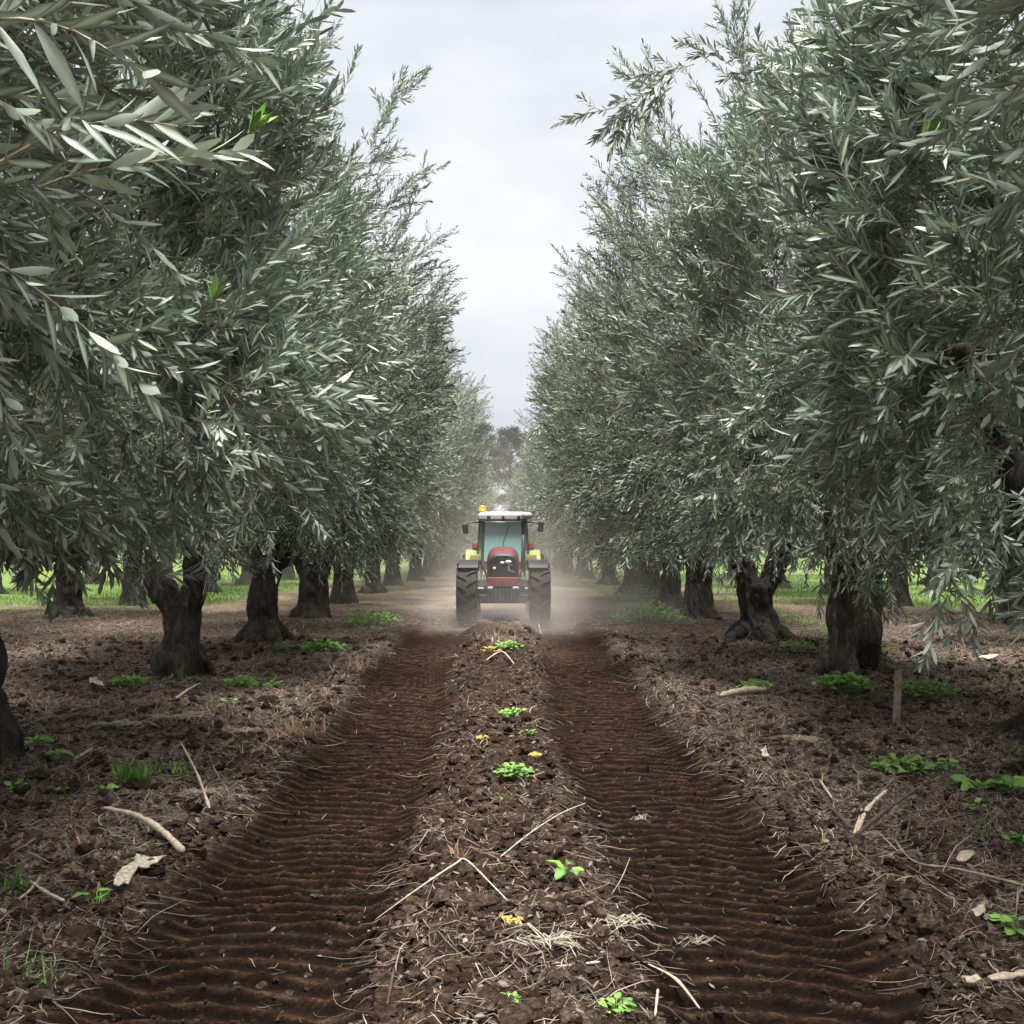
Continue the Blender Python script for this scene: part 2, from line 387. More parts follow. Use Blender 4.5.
def make_sprig(r, hi, L, pairs, bend, leafL, side=0):
    """a twig along +Z bending towards +X with opposite leaves; returns leaf verts (n,nv,3), twig rings"""
    V, F, mid = leaf_shape(hi)
    def axis(L, bend, start=np.zeros(3), D=None, n=9):
        t = np.linspace(0, 1, n); ang = bend*t
        p = np.stack([np.cumsum(np.sin(ang))*L/n, .04*L*np.sin(t*5+r.uniform(0,6)), np.cumsum(np.cos(ang))*L/n], -1)
        p -= p[0]
        if D is not None: p = p@D.T
        return p+start
    leaves = []; twigs = []
    def dress(p, pairs, leafL, f0=.12):
        n = len(p)
        for k in range(pairs):
            t = f0+(1-f0)*(k+.5)/pairs+r.uniform(-.01,.01)
            i = min(int(t*(n-1)), n-2); ff = t*(n-1)-i
            pos = p[i]*(1-ff)+p[i+1]*ff; T = p[i+1]-p[i]; T = T/np.linalg.norm(T)
            a0 = k*math.pi/2+r.uniform(-.5,.5)
            o1 = np.cross(T, [0,1,.1]); o1 /= np.linalg.norm(o1); o2 = np.cross(T, o1)
            for s in (0, 1):
                if r.random() < .06: continue
                a = a0+s*math.pi+r.uniform(-.25,.25)
                out = o1*math.cos(a)+o2*math.sin(a)
                sp = R(r.uniform(28, 62))*(1-.45*t)
                d = T*math.cos(sp)+out*math.sin(sp)
                d = d+np.array([.12,0,0])*r.uniform(-.6,1)     # droop towards the bend side
                nrm = T*.8-out*.6+r.normal(0,.35,3)
                B = basis(d, nrm)
                l = leafL*r.uniform(.65,1.15)*(1-.35*max(0,t-.75)/.25)*(.75+.5*min(1,t*4)*.5)
                w = leafL*.165*r.uniform(.8,1.2)
                vv = V.copy(); c = r.uniform(-.1,.28)
                vv[:,2] = vv[:,2]*w*1.1-c*l*vv[:,1]**2*.6; vv[:,0] *= w; vv[:,1] *= l
                tw = r.normal(0,.25)*vv[:,1]/l
                x = vv[:,0]*np.cos(tw); z = vv[:,2]+vv[:,0]*np.sin(tw); vv[:,0] = x; vv[:,2] = z
                leaves.append(vv@B.T+pos)
    p = axis(L, bend); twigs.append((p, .0058*L/.7)); dress(p, pairs, leafL)
    for q in range(side):
        t = r.uniform(.15,.6); i = int(t*8); a = r.uniform(0, 2*math.pi)
        d = np.array([math.cos(a)*.7, math.sin(a)*.7, .75]); B = basis(d, np.array([-1.,0,.2]))
        D = np.stack([B[:,2], B[:,0], B[:,1]], -1); D[:,0] *= -1
        l2 = L*r.uniform(.35,.6); p2 = axis(l2, bend*.6, p[i], D, 7)
        twigs.append((p2, .0035*L/.7)); dress(p2, max(3, int(pairs*l2/L)), leafL*.92, .15)
    return np.array(leaves), twigs
def protos(seed, hi, leafL):
    r = np.random.default_rng(seed); P = []
    for k in range(9): P.append(make_sprig(r, hi, r.uniform(.6,.95), int(r.integers(10,14)), r.uniform(.05,.5), leafL, int(r.integers(0,3))))
    for k in range(5): P.append(make_sprig(r, hi, r.uniform(.75,1.1), int(r.integers(14,19)), r.uniform(.0,.3), leafL*.82, int(r.integers(1,3))))
    return P
def crown_dirs(r, n):
    v = r.normal(size=(n,3)); return v/np.linalg.norm(v, axis=1, keepdims=True)
def sprig_transforms(r, n, a, zc, hup, hlo, seed, lump=.3):
    nc = 120; cd = crown_dirs(r, nc); cdep = np.clip(r.exponential(.10, nc), 0, .55)
    wc = r.integers(0, nc, n); loose = r.random(n) < .13
    d = cd[wc]+r.normal(0, .135, (n,3)); d[loose] = crown_dirs(r, int(loose.sum())); d /= np.linalg.norm(d, axis=1, keepdims=True)
    h = np.where(d[:,2] > 0, hup, hlo)
    lm = 1+lump*noise3(d[:,0]*2.1+seed, d[:,1]*2.1, d[:,2]*2.1, seed)+.10*noise3(d[:,0]*6, d[:,1]*6+seed, d[:,2]*6, seed)
    depth = np.clip(np.where(loose, r.exponential(.16, n), cdep[wc]+np.abs(r.normal(0,.075,n))+.9*np.linalg.norm(d-cd[wc],axis=1)**2), 0, .62)
    q = (1-depth)*lm
    # fuller shoulders than an ellipsoid
    bul = 1+.16*np.sin(np.abs(np.arctan2(d[:,2], np.hypot(d[:,0], d[:,1])))*2)**2
    p = np.stack([d[:,0]*a*q*bul, d[:,1]*a*q*bul, zc+d[:,2]*h*q*bul], -1)
    out = np.stack([d[:,0]/a, d[:,1]/a, d[:,2]/h*1.0], -1); out /= np.linalg.norm(out, axis=1, keepdims=True)
    up = np.array([0,0,1.]); out = out+np.where(loose, 0, 1)[:,None]*(d-cd[wc])*2.2
    upf = np.where(d[:,2] > .1, .75, np.where(d[:,2] > -.45, .38, .18))+r.normal(0,.25,n)
    ax = out+up*upf[:,None]+r.normal(0,.26,(n,3)); ax /= np.linalg.norm(ax, axis=1, keepdims=True)
    return p, ax, d
def assemble(r, P, pos, ax, straight, scale, hi):
    """returns leaf array and twig array baked at the transforms"""
    V, F, mid = leaf_shape(hi); n = len(pos)
    down = np.tile(np.array([0,0,-1.]), (n,1))+r.normal(0,.35,(n,3))
    z = ax; x = down-z*np.sum(down*z, 1, keepdims=True); x /= np.linalg.norm(x, axis=1, keepdims=True)+1e-9
    y = np.cross(z, x); M = np.stack([x,y,z], -1)*scale[:,None,None]
    which = np.where(straight, r.integers(9,14,n), r.integers(0,9,n))
    LV = []; LR = []; TV = []; TF = []; toff = 0
    ring = np.array([[math.cos(a), math.sin(a)] for a in (0, 2.094, 4.189)])
    for k in range(14):
        sel = np.nonzero(which == k)[0]
        if not len(sel): continue
        lv, tw = P[k]
        w = np.einsum('sij,lvj->slvi', M[sel], lv)+pos[sel][:,None,None,:]
        LV.append(w.reshape(-1, V.shape[0], 3))
        base = r.uniform(0,1,(len(sel),1))
        LR.append(np.clip(.5*base+.5*r.uniform(0,1,(len(sel), len(lv)))**1.3, 0, .985).ravel())
        for (p, rad) in tw:
            m = len(p); rv = np.zeros((m,3,3))
            rr = rad*np.linspace(1,.35,m)
            rv[:,:,0] = p[:,None,0]+ring[None,:,0]*rr[:,None]; rv[:,:,1] = p[:,None,1]+ring[None,:,1]*rr[:,None]; rv[:,:,2] = p[:,None,2]
            rv = rv.reshape(-1,3)
            f = []
            for i in range(m-1):
                for j in range(3): f.append([i*3+j, i*3+(j+1)%3, i*3+3+(j+1)%3, i*3+3+j])
            w = np.einsum('sij,vj->svi', M[sel], rv)+pos[sel][:,None,:]
            lo, _ = tile_faces(f, m*3, len(sel)); TF.append(lo+toff); toff += w.shape[0]*w.shape[1]; TV.append(w.reshape(-1,3))
    LV = np.concatenate(LV); LR = np.concatenate(LR)
    dead = r.random(len(LR)) < .0025; LR[dead] = 1.0
    return LV, LR, np.concatenate(TV), np.concatenate(TF), F, mid
def leaf_mesh(name, LV, LR, F, mid, mat):
    n, nv = LV.shape[:2]; loops, starts = tile_faces(F, nv, n)
    return np_mesh(name, LV.reshape(-1,3), loops, starts, [mat], {'rnd': np.repeat(LR, nv), 'mid': np.tile(mid, n)}, smooth=(nv > 6))
def crown(seed, hi, leafL, n, a, zc, hup, hlo, lump=.3, extra=None):
    r = np.random.default_rng(seed); P = protos(seed+50, hi, leafL)
    pos, ax, d = sprig_transforms(r, n, a, zc, hup, hlo, seed, lump)
    straight = (d[:,2] > .35) & (r.random(n) < .75)
    # long upright shoots on the outside of the upper crown
    out = straight & (r.random(n) < .16)
    sc_ = r.uniform(.75,1.2,n); sc_[out] *= 1.35
    pos = pos-ax*(.35*sc_)[:,None]
    if extra is not None:
        ep, ea, es = extra(r); pos = np.concatenate([pos, ep]); ax = np.concatenate([ax, ea]); straight = np.concatenate([straight, np.ones(len(ep), bool)]); sc_ = np.concatenate([sc_, es])
    LV, LR, TV, TF, F, mid = assemble(r, P, pos, ax, straight, sc_, hi)
    lm = leaf_mesh('crown', LV, LR, F, mid, M_LEAF)
    tm = np_mesh('twigs', TV, TF, np.arange(len(TF)//4)*4, [M_TWIG])
    print('crown', seed, len(LV), 'leaves'); return lm, tm
def plume(points, every=.10, spread=.55, size=.6):
    """sprigs dressing one long branch, a polyline in crown coordinates"""
    def f(r):
        P = [np.array(p, float) for p in points]; pos = []; ax = []; s = []
        for a, b in zip(P[:-1], P[1:]):
            L = np.linalg.norm(b-a); T = (b-a)/L
            for t in np.arange(0, 1, every/L):
                o = r.normal(0,1,3); o -= T*np.dot(o,T); o /= np.linalg.norm(o)
                pos.append(a+(b-a)*t); v = T+o*spread+np.array([0,0,.15]); ax.append(v/np.linalg.norm(v)); s.append(size*r.uniform(.7,1.2))
        return np.array(pos), np.array(ax), np.array(s)
    return f
def join_extra(*fs):
    def f(r):
        q = [g(r) for g in fs]
        return tuple(np.concatenate([k[i] for k in q]) for i in range(3))
    return f

# ------------------------------------------------------------------ trunks
def trunk_mesh(name, tubes, seed, voxel=.03, hollow=False, amp=1.):
    m = MB()
    for pts, rad in tubes:
        # resample smoothly
        P = [Vector(p) for p in pts]; Q = []; rr = []
        for i in range(len(P)-1):
            p0 = P[max(i-1,0)]; p1 = P[i]; p2 = P[i+1]; p3 = P[min(i+2,len(P)-1)]
            for t in (0, .25, .5, .75):
                Q.append(.5*((2*p1)+(p2-p0)*t+(2*p0-5*p1+4*p2-p3)*t*t+(3*p1-p0-3*p2+p3)*t**3)); rr.append(rad[i]*(1-t)+rad[i+1]*t)
        Q.append(P[-1]); rr.append(rad[-1]); m.tube(Q, rr, 14)
    o = m.build('tmp', M_BARK); md = o.modifiers.new('r', 'REMESH'); md.mode = 'VOXEL'; md.voxel_size = voxel
    dg = bpy.context.evaluated_depsgraph_get(); me = bpy.data.meshes.new_from_object(o.evaluated_get(dg)); me.name = name
    bpy.data.objects.remove(o)
    n = len(me.vertices); co = np.zeros(n*3, np.float32); me.vertices.foreach_get('co', co); co = co.reshape(-1,3).astype(float)
    no = np.zeros(n*3, np.float32); me.vertex_normals.foreach_get('vector', no); no = no.reshape(-1,3)
    x, y, z = co.T
    tw = z*.9
    xr = x*np.cos(tw)-y*np.sin(tw); yr = x*np.sin(tw)+y*np.cos(tw)
    d = .055*noise3(xr*5, yr*5, z*1.1, seed)+.035*(1-2*np.abs(noise3(xr*11, yr*11, z*2.2, seed+1)))+.014*noise3(xr*30, yr*30, z*9, seed+2)
    d += .05*noise3(x*2.5, y*2.5, z*2.5, seed+3)
    co = co+no*(d*amp)[:,None]
    if hollow:
        k = np.exp(-((co[:,0]-.10)/.20)**4-((co[:,2]-.10)/.30)**4)*(co[:,1] < 0.02)
        co[:,1] += .42*k
    me.vertices.foreach_set('co', co.astype(np.float32).ravel()); me.update()
    me.polygons.foreach_set('use_smooth', np.ones(len(me.polygons), bool))
    me.materials.clear(); me.materials.append(M_BARKG if hollow else M_BARK)
    return me
def roots(r, n, L=.5, r0=.14, ph=0):
    out = []
    for k in range(n):
        a = ph+2*math.pi*k/n+r.uniform(-.3,.3); l = L*r.uniform(.8,1.2)
        c, s = math.cos(a), math.sin(a)
        out.append(([(c*.08,s*.08,.55),(c*.22,s*.22,.28),(c*l*.75,s*l*.75,.06),(c*l*1.15,s*l*1.15,-.12)], [.1,r0,r0*.75,r0*.4]))
    return out
rt = np.random.default_rng(5)
U = [([(0,0,1.6),(.5,.8,2.6),(.9,1.3,3.8)],[.1,.08,.04]), ([(0,0,1.6),(-.3,-.9,2.5),(-.6,-1.4,3.7)],[.1,.08,.04])]
TR = {
 'forked': trunk_mesh('t_forked', [([(0,0,-.2),(.0,0,.2),(.03,0,.65),(.0,0,1.05)],[.36,.28,.235,.225]),
    ([(-.02,0,.9),(-.32,.03,1.32),(-.58,.08,1.75),(-1.0,.1,2.7),(-1.3,.1,4.0)],[.2,.18,.15,.1,.05]),
    ([(.03,0,.9),(.18,0,1.3),(.20,0,1.8),(.5,.3,3.0),(.7,.4,4.6)],[.19,.15,.13,.09,.04])]+roots(rt,5,.42,.15,.3), 1, .024),
 'leaning': trunk_mesh('t_leaning', [([(-.02,0,-.2),(0,0,.25),(-.02,0,.75),(.10,0,1.3),(.33,0,1.75),(.5,0,2.6),(.4,.2,4.2)],[.42,.32,.27,.25,.19,.13,.05]),
    ([(.0,0,1.0),(-.15,.1,1.5),(-.5,.2,2.4),(-1.0,.2,3.6)],[.2,.15,.1,.05])]+roots(rt,6,.62,.16,.1), 2, .028),
 'vfork': trunk_mesh('t_vfork', [([(0,0,-.2),(0,0,.25),(0,0,.8),(0,0,1.15)],[.46,.38,.31,.31]),
    ([(-.1,0,1.0),(-.30,0,1.5),(-.48,0,2.0),(-.8,.3,3.6)],[.22,.2,.15,.06]),
    ([(.1,0,1.0),(.34,0,1.5),(.55,0,2.0),(1.0,-.2,3.6)],[.24,.2,.15,.06])]+roots(rt,5,.5,.17,.5), 3, .03),
 'hollow': trunk_mesh('t_hollow', [([(-.02,0,-.2),(0,0,.3),(0,0,.8),(.03,0,1.4),(0,0,2.2),(.2,.2,3.6)],[.44,.34,.30,.31,.22,.08]),
    ([(-.14,-.04,-.1),(-.15,-.05,.7),(-.13,-.03,1.5),(-.5,0,2.8)],[.22,.17,.18,.08]),
    ([(.1,0,1.3),(.4,-.1,2.0),(.9,-.2,3.2)],[.18,.14,.06])]+roots(rt,6,.6,.17,.25), 4, .024, True),
 'waist': trunk_mesh('t_waist', [([(.02,0,-.2),(.02,0,.2),(-.02,0,.6),(0,0,1.0)],[.50,.38,.29,.30]),
    ([(-.08,0,.85),(-.25,0,1.3),(-.42,0,1.7),(-.8,.3,3.2)],[.23,.21,.15,.06]),
    ([(.1,0,.85),(.28,0,1.3),(.40,0,1.7),(.7,-.3,3.2)],[.2,.17,.14,.06])]+roots(rt,6,.6,.16,.7), 5, .028),
 'stout': trunk_mesh('t_stout', [([(0,0,-.2),(0,0,.3),(-.02,0,.9),(0,0,1.6),(.1,0,2.4),(.2,.2,4)],[.45,.36,.32,.33,.22,.06]),
    ([(-.05,0,1.3),(-.4,.1,2.1),(-.9,.1,3.4)],[.2,.15,.05])]+roots(rt,5,.45,.16,.9), 6, .03),
 'twisted': trunk_mesh('t_twisted', [([(.05,0,-.2),(.05,0,.25),(-.02,0,.6),(.02,0,.95),(-.25,0,1.3),(-.7,.1,1.8),(-.8,.2,3.2)],[.3,.22,.17,.2,.18,.15,.07]),
    ([(-.02,0,.5),(.1,-.05,.72),(.13,-.06,.80)],[.12,.09,.05]), ([(0,0,.9),(.1,-.05,1.08),(.13,-.04,1.18)],[.14,.11,.07])]+roots(rt,5,.36,.13,.2), 7, .022),
}

# ------------------------------------------------------------------ crowns
def shoots(list_):
    return join_extra(*[plume(p, .11, .5, s) for p, s in list_])
CR = {
 'near_a': crown(11, True, .21, 1750, 2.9, 4.4, 3.6, 2.45, .25),
 'near_b': crown(12, True, .225, 1750, 2.75, 4.3, 3.9, 2.45, .30),
 'near_c': crown(13, True, .235, 1750, 2.8, 4.3, 3.9, 2.8, .30,
      join_extra(plume([(-2.0,-.6,4.9),(-2.9,-.9,5.6),(-3.8,-1.1,5.55),(-4.4,-1.2,5.1)], .16, .45, .62), plume([(-1.4,-1.2,2.9),(-2.1,-2.2,2.2),(-2.5,-2.8,1.5)], .13, .45, .7), plume([(-1.0,-2.0,2.5),(-1.7,-2.9,2.0),(-2.1,-3.3,1.6)], .13, .45, .7))),
 'mid_a': crown(14, True, .19, 2000, 3.0, 4.5, 3.9, 2.6, .30,
      shoots([([(1.6,0,6.6),(2.6,0,7.3),(3.1,0,8.3)], .85), ([(1.9,.2,6.2),(2.8,.3,6.7),(3.3,.3,7.2)], .8), ([(1.2,.2,7.4),(1.8,.2,8.6),(1.9,.2,9.2)], .85), ([(2.2,0,5.7),(2.8,0,6.0),(3.2,0,6.3)], .8)])),
 'far_a': crown(15, False, .165, 2100, 3.1, 4.4, 4.0, 2.65, .34,
      shoots([([(1.8,0,6.4),(2.6,0,7.0),(3.1,0,7.6)], .85), ([(1.2,.5,7.4),(1.8,.6,8.7),(2.2,.6,9.4)], .85), ([(2.2,.4,5.6),(2.9,.4,5.9),(3.4,.4,6.3)], .8)])),
 'far_b': crown(16, False, .165, 2100, 3.1, 4.4, 4.1, 2.65, .34,
      shoots([([(-1.8,0,6.4),(-2.5,0,7.2),(-2.9,0,8.1)], .85), ([(-1.2,.5,7.4),(-1.8,.6,8.9),(-2.0,.6,9.2)], .85), ([(-2.2,.4,5.8),(-2.9,.4,6.3),(-3.4,.4,6.8)], .8)])),
 'far_c': crown(17, False, .17, 1600, 3.1, 4.3, 3.7, 2.6, .38),
}
def shoot_tuft(size, seed):
    r = np.random.default_rng(seed); V, F, mid = leaf_shape(True); L = []
    for k in range(7):
        a = k*2.4; sp = R(8+3.5*k); d = np.array([math.cos(a)*math.sin(sp), math.sin(a)*math.sin(sp), math.cos(sp)])
        vv = V.copy(); l = size*r.uniform(.7,1.1); vv[:,0] *= size*.24; vv[:,1] *= l; vv[:,2] = vv[:,2]*size*.2-.1*l*vv[:,1]/l
        L.append(vv@basis(d, np.array([-math.cos(a),-math.sin(a),.8])).T+np.array([0,0,-.02*k*size]))
    L = np.array(L); return leaf_mesh('young_shoot', L, r.random(len(L)), F, mid, M_SHOOT)
def olive(x, y, tk, ck, label, group=None, rot=0., s=1., trot=0., sz=None, shoots_=()):
    z = Hs(x, y)-.02
    e = empty('olive_tree', (x, y, z), label, 'olive tree', group)
    t = link(bpy.data.objects.new('trunk', TR[tk]), e); t.rotation_euler.z = trot
    if trot or True: t.scale = (1,1,1)
    c = link(bpy.data.objects.new('crown', CR[ck][0]), e); c.rotation_euler.z = rot; c.scale = (s, s, sz or s); c.location.z = -.35 if tk == 'hollow' else (-.2 if s > 1.04 else 0)
    w = link(bpy.data.objects.new('twigs', CR[ck][1]), c)
    for (lx, ly, lz, size, sd, tilt) in shoots_:
        q = link(bpy.data.objects.new('young_shoot', shoot_tuft(size, sd)), e)
        q.location = (lx-x, ly-y, lz-z); q.rotation_euler = (tilt[0], tilt[1], 0)
    return e
def wp(px, py, d): return (px-500)*d/1000, d, CAMZ+(545-py)*d/1000
GL = 'olive trees of the left row'; GR = 'olive trees of the right row'
lab_l = ['near olive tree with only its large leaved boughs hanging in at the top left corner',
 'olive tree with dark twisted trunk at the left edge of the photo',
 'olive tree with dark Y forked trunk, nearest whole trunk left of the tracks',
 'olive tree with a leaning flared trunk, behind the nearest Y forked one',
 'olive tree with broad V forked trunk between the leaning trunk and left dust',
 'hazy olive tree just behind the V forked trunk of the left row',
 'pale hazy olive tree standing level with the dust left of the tractor',
 'faint olive tree behind the dust, last of the left row to show its trunk']
lab_r = ['near olive tree with only its large leaved boughs hanging in at the top right corner',
 'olive tree off the right edge with long low twigs hanging over the wooden stake',
 'olive tree with a stout hollow mossy base behind the green weeds and stake',
 'olive tree with wasp waisted V forked trunk, left of the hollow mossy one',
 'olive tree with straight stout grey trunk, left of the wasp waisted one',
 'olive tree second to the left of the wasp waisted trunk, slightly hazy',
 'olive tree third to the left of the wasp waisted trunk, dark in haze',
 'hazy olive tree just right of the tractor dust with its trunk on pale grass',
 'faint olive tree nearest the tractor on its right side, trunk lost in haze']
tl = ['twisted','twisted','forked','leaning','vfork','stout','leaning','stout']
cl = ['near_a','near_b','mid_a','far_a','far_a','far_b','far_c','far_a']
rl = [2.0, .4, 0., .0, .35, 2.4, 1.0, -.2]
tr_ = ['stout','leaning','hollow','waist','stout','leaning','stout','vfork','leaning']
cr = ['near_a','near_c','mid_a','far_b','far_b','far_a','far_b','far_c','far_b']
rr_ = [.5, 0., 3.3, .1, -.3, 3.0, .3, 1.0, .1]
SH_L = {1: [(*wp(250,130,5.9), .19, 1, (R(5), R(40))), (*wp(212,300,5.6), .16, 2, (R(5), R(18)))], 2: []}
SH_R = {1: [(*wp(925,140,5.5), .17, 3, (R(10), R(25)))]}
for i, (x, y) in enumerate(LEFT):
    if i < 8: olive(x, y, tl[i], cl[i], lab_l[i], GL, rl[i], [1,.95,1,.98,1.0,1.05,1.1,1.12][i], 0, shoots_=SH_L.get(i, ()))
    else: olive(x, y, 'stout', ['far_c','far_a','far_b'][i % 3], 'distant olive tree fading into haze at the far end of the left row', 'far olive trees of the left row', i*1.3, 1.1)
for i, (x, y) in enumerate(RIGHT):
    if i < 9: olive(x, y, tr_[i], cr[i], lab_r[i], GR, rr_[i], [1,1,1,1.02,1.05,1.05,1.08,1.12,1.12][i], math.pi*.0, shoots_=SH_R.get(i, ()))
    else: olive(x, y, 'stout', ['far_c','far_b','far_a'][i % 3], 'distant olive tree fading into haze at the far end of the right row', 'far olive trees of the right row', 3+i*1.3, 1.1)
for k, (L_, side) in enumerate(((OUTL, 'left'), (OUTR, 'right'))):
    for i, (x, y) in enumerate(L_):
        if side == 'left' and i == 2: lb, g = 'olive tree with reddish brown trunk seen under the left canopy beside green grass', None
        else: lb, g = 'olive tree of the rows beyond, glimpsed under the %s canopy' % side, 'olive trees of the rows beyond on the %s' % side
        olive(x, y, ['stout','leaning','waist'][i % 3], 'far_c', lb, g, i*1.1+k, 1.0, i*.8)

# tall pines closing the lane
def pine_meshes():
    r = np.random.default_rng(31)
    m = MB(); m.tube([(0,0,-.5),(.1,0,4),(-.1,.1,9),(.1,0,14)], [.4,.32,.22,.08], 10)
    for k in range(9):
        a = k*2.3; z = 7.5+.7*k; m.tube([(0,0,z),(math.cos(a)*1.2,math.sin(a)*1.2,z+.7),(math.cos(a)*2.1,math.sin(a)*2.1,z+1.0)], [.12,.08,.03], 5)
    o = m.build('tmp', M_BARK, smooth=True); tm = o.data; bpy.data.objects.remove(o)
    V, F, mid = leaf_shape(False); n = 14000
    c = []; 
    for k in range(34):
        a = r.uniform(0, 6.28); z = r.uniform(7.0, 16.0); rad = 2.6*math.sqrt(max(.05, 1-((z-11)/5.2)**2))*r.uniform(.4,1)
        c.append((math.cos(a)*rad, math.sin(a)*rad, z, r.uniform(.6,1.2)))
    c = np.array(c); w = r.integers(0, len(c), n); p = r.normal(0, .5, (n,3))*c[w][:,3:4]*np.array([1,1,.6])+c[w][:,:3]
    d = r.normal(size=(n,3))+np.array([0,0,.6]); B = basis(d, r.normal(size=(n,3)))
    vv = V*np.array([.09,.45,.1]); L = np.einsum('nij,vj->nvi', B, vv)+p[:,None,:]
    return tm, leaf_mesh('pine_crown', L, r.random(n)*.4, F, mid, M_PINE)
M_PINE = leaf_material('pine_needles', [(0, (.02,.04,.02)), (1, (.05,.08,.04))], (.05,.08,.05), .6)
PT, PC = pine_meshes()
for (x, y, s, lb) in ((-2.3,118,.98,'tall hazy pine closing the lane, left of the pair in the gap'), (1.3,124,1.0,'tall hazy pine closing the lane, right of the pair in the gap')):
    e = empty('pine_tree', (x, y, Hs(x,y)), lb, 'pine tree', 'pines at the end of the lane')
    link(bpy.data.objects.new('trunk', PT), e); link(bpy.data.objects.new('crown', PC), e); e.scale = (s,s,s); e.rotation_euler.z = x

# ------------------------------------------------------------------ tractor
T_RED = simple('tractor_red', (.125,.026,.022), .7, var=.25, scale=4)
T_REDD = simple('dusty_red', (.17,.045,.036), .7, var=.3, scale=6)
T_DARK = simple('dark_metal', (.035,.04,.042), .6, var=.35, scale=8)
T_YEL = simple('yellow_paint', (.42,.42,.12), .5, var=.12, scale=4)
T_WHITE = simple('white_roof', (.46,.43,.36), .5, var=.08, scale=3)
T_RUB = simple('tyre_rubber', (.034,.029,.026), .85, var=.4, scale=9, bump=.3)
T_RIM = simple('wheel_rim', (.30,.26,.2), .6, var=.3)
T_BLACK = simple('black_plastic', (.018,.019,.02), .5, var=.2)
T_SILV = simple('lamp_silver', (.75,.78,.8), .25, var=.05)
T_REDL = simple('red_lens', (.75,.08,.03), .25, var=.05)
T_ORG = simple('orange_beacon', (.95,.33,.01), .25, var=.08)
T_SEAT = simple('seat_fabric', (.05,.06,.07), .9)
def glass(name, col, alpha):
    m, nt, b = newmat(name); b.inputs['Base Color'].default_value = (*col, 1); b.inputs['Roughness'].default_value = .06
    b.inputs['Alpha'].default_value = alpha; b.inputs['IOR'].default_value = 1.5; return m
T_GLASS = glass('cab_glass', (.33,.62,.58), .72)  # teal tinted; the reflected sky is put into the bright base colour
def arch(w, z0, z1, y, n=14, p=2.6):
    """closed outline: flat bottom, straight sides, round top"""
    pts = [(-w, y, z0)]
    zs = z0+(z1-z0)*.50
    for k in range(n+1):
        a = math.pi*(1-k/n); cx = math.cos(a); sx = math.sin(a)
        pts.append((w*math.copysign(abs(cx)**(2/p), cx), y, zs+(z1-zs)*abs(sx)**(2/p)))
    pts.append((w, y, z0)); return pts
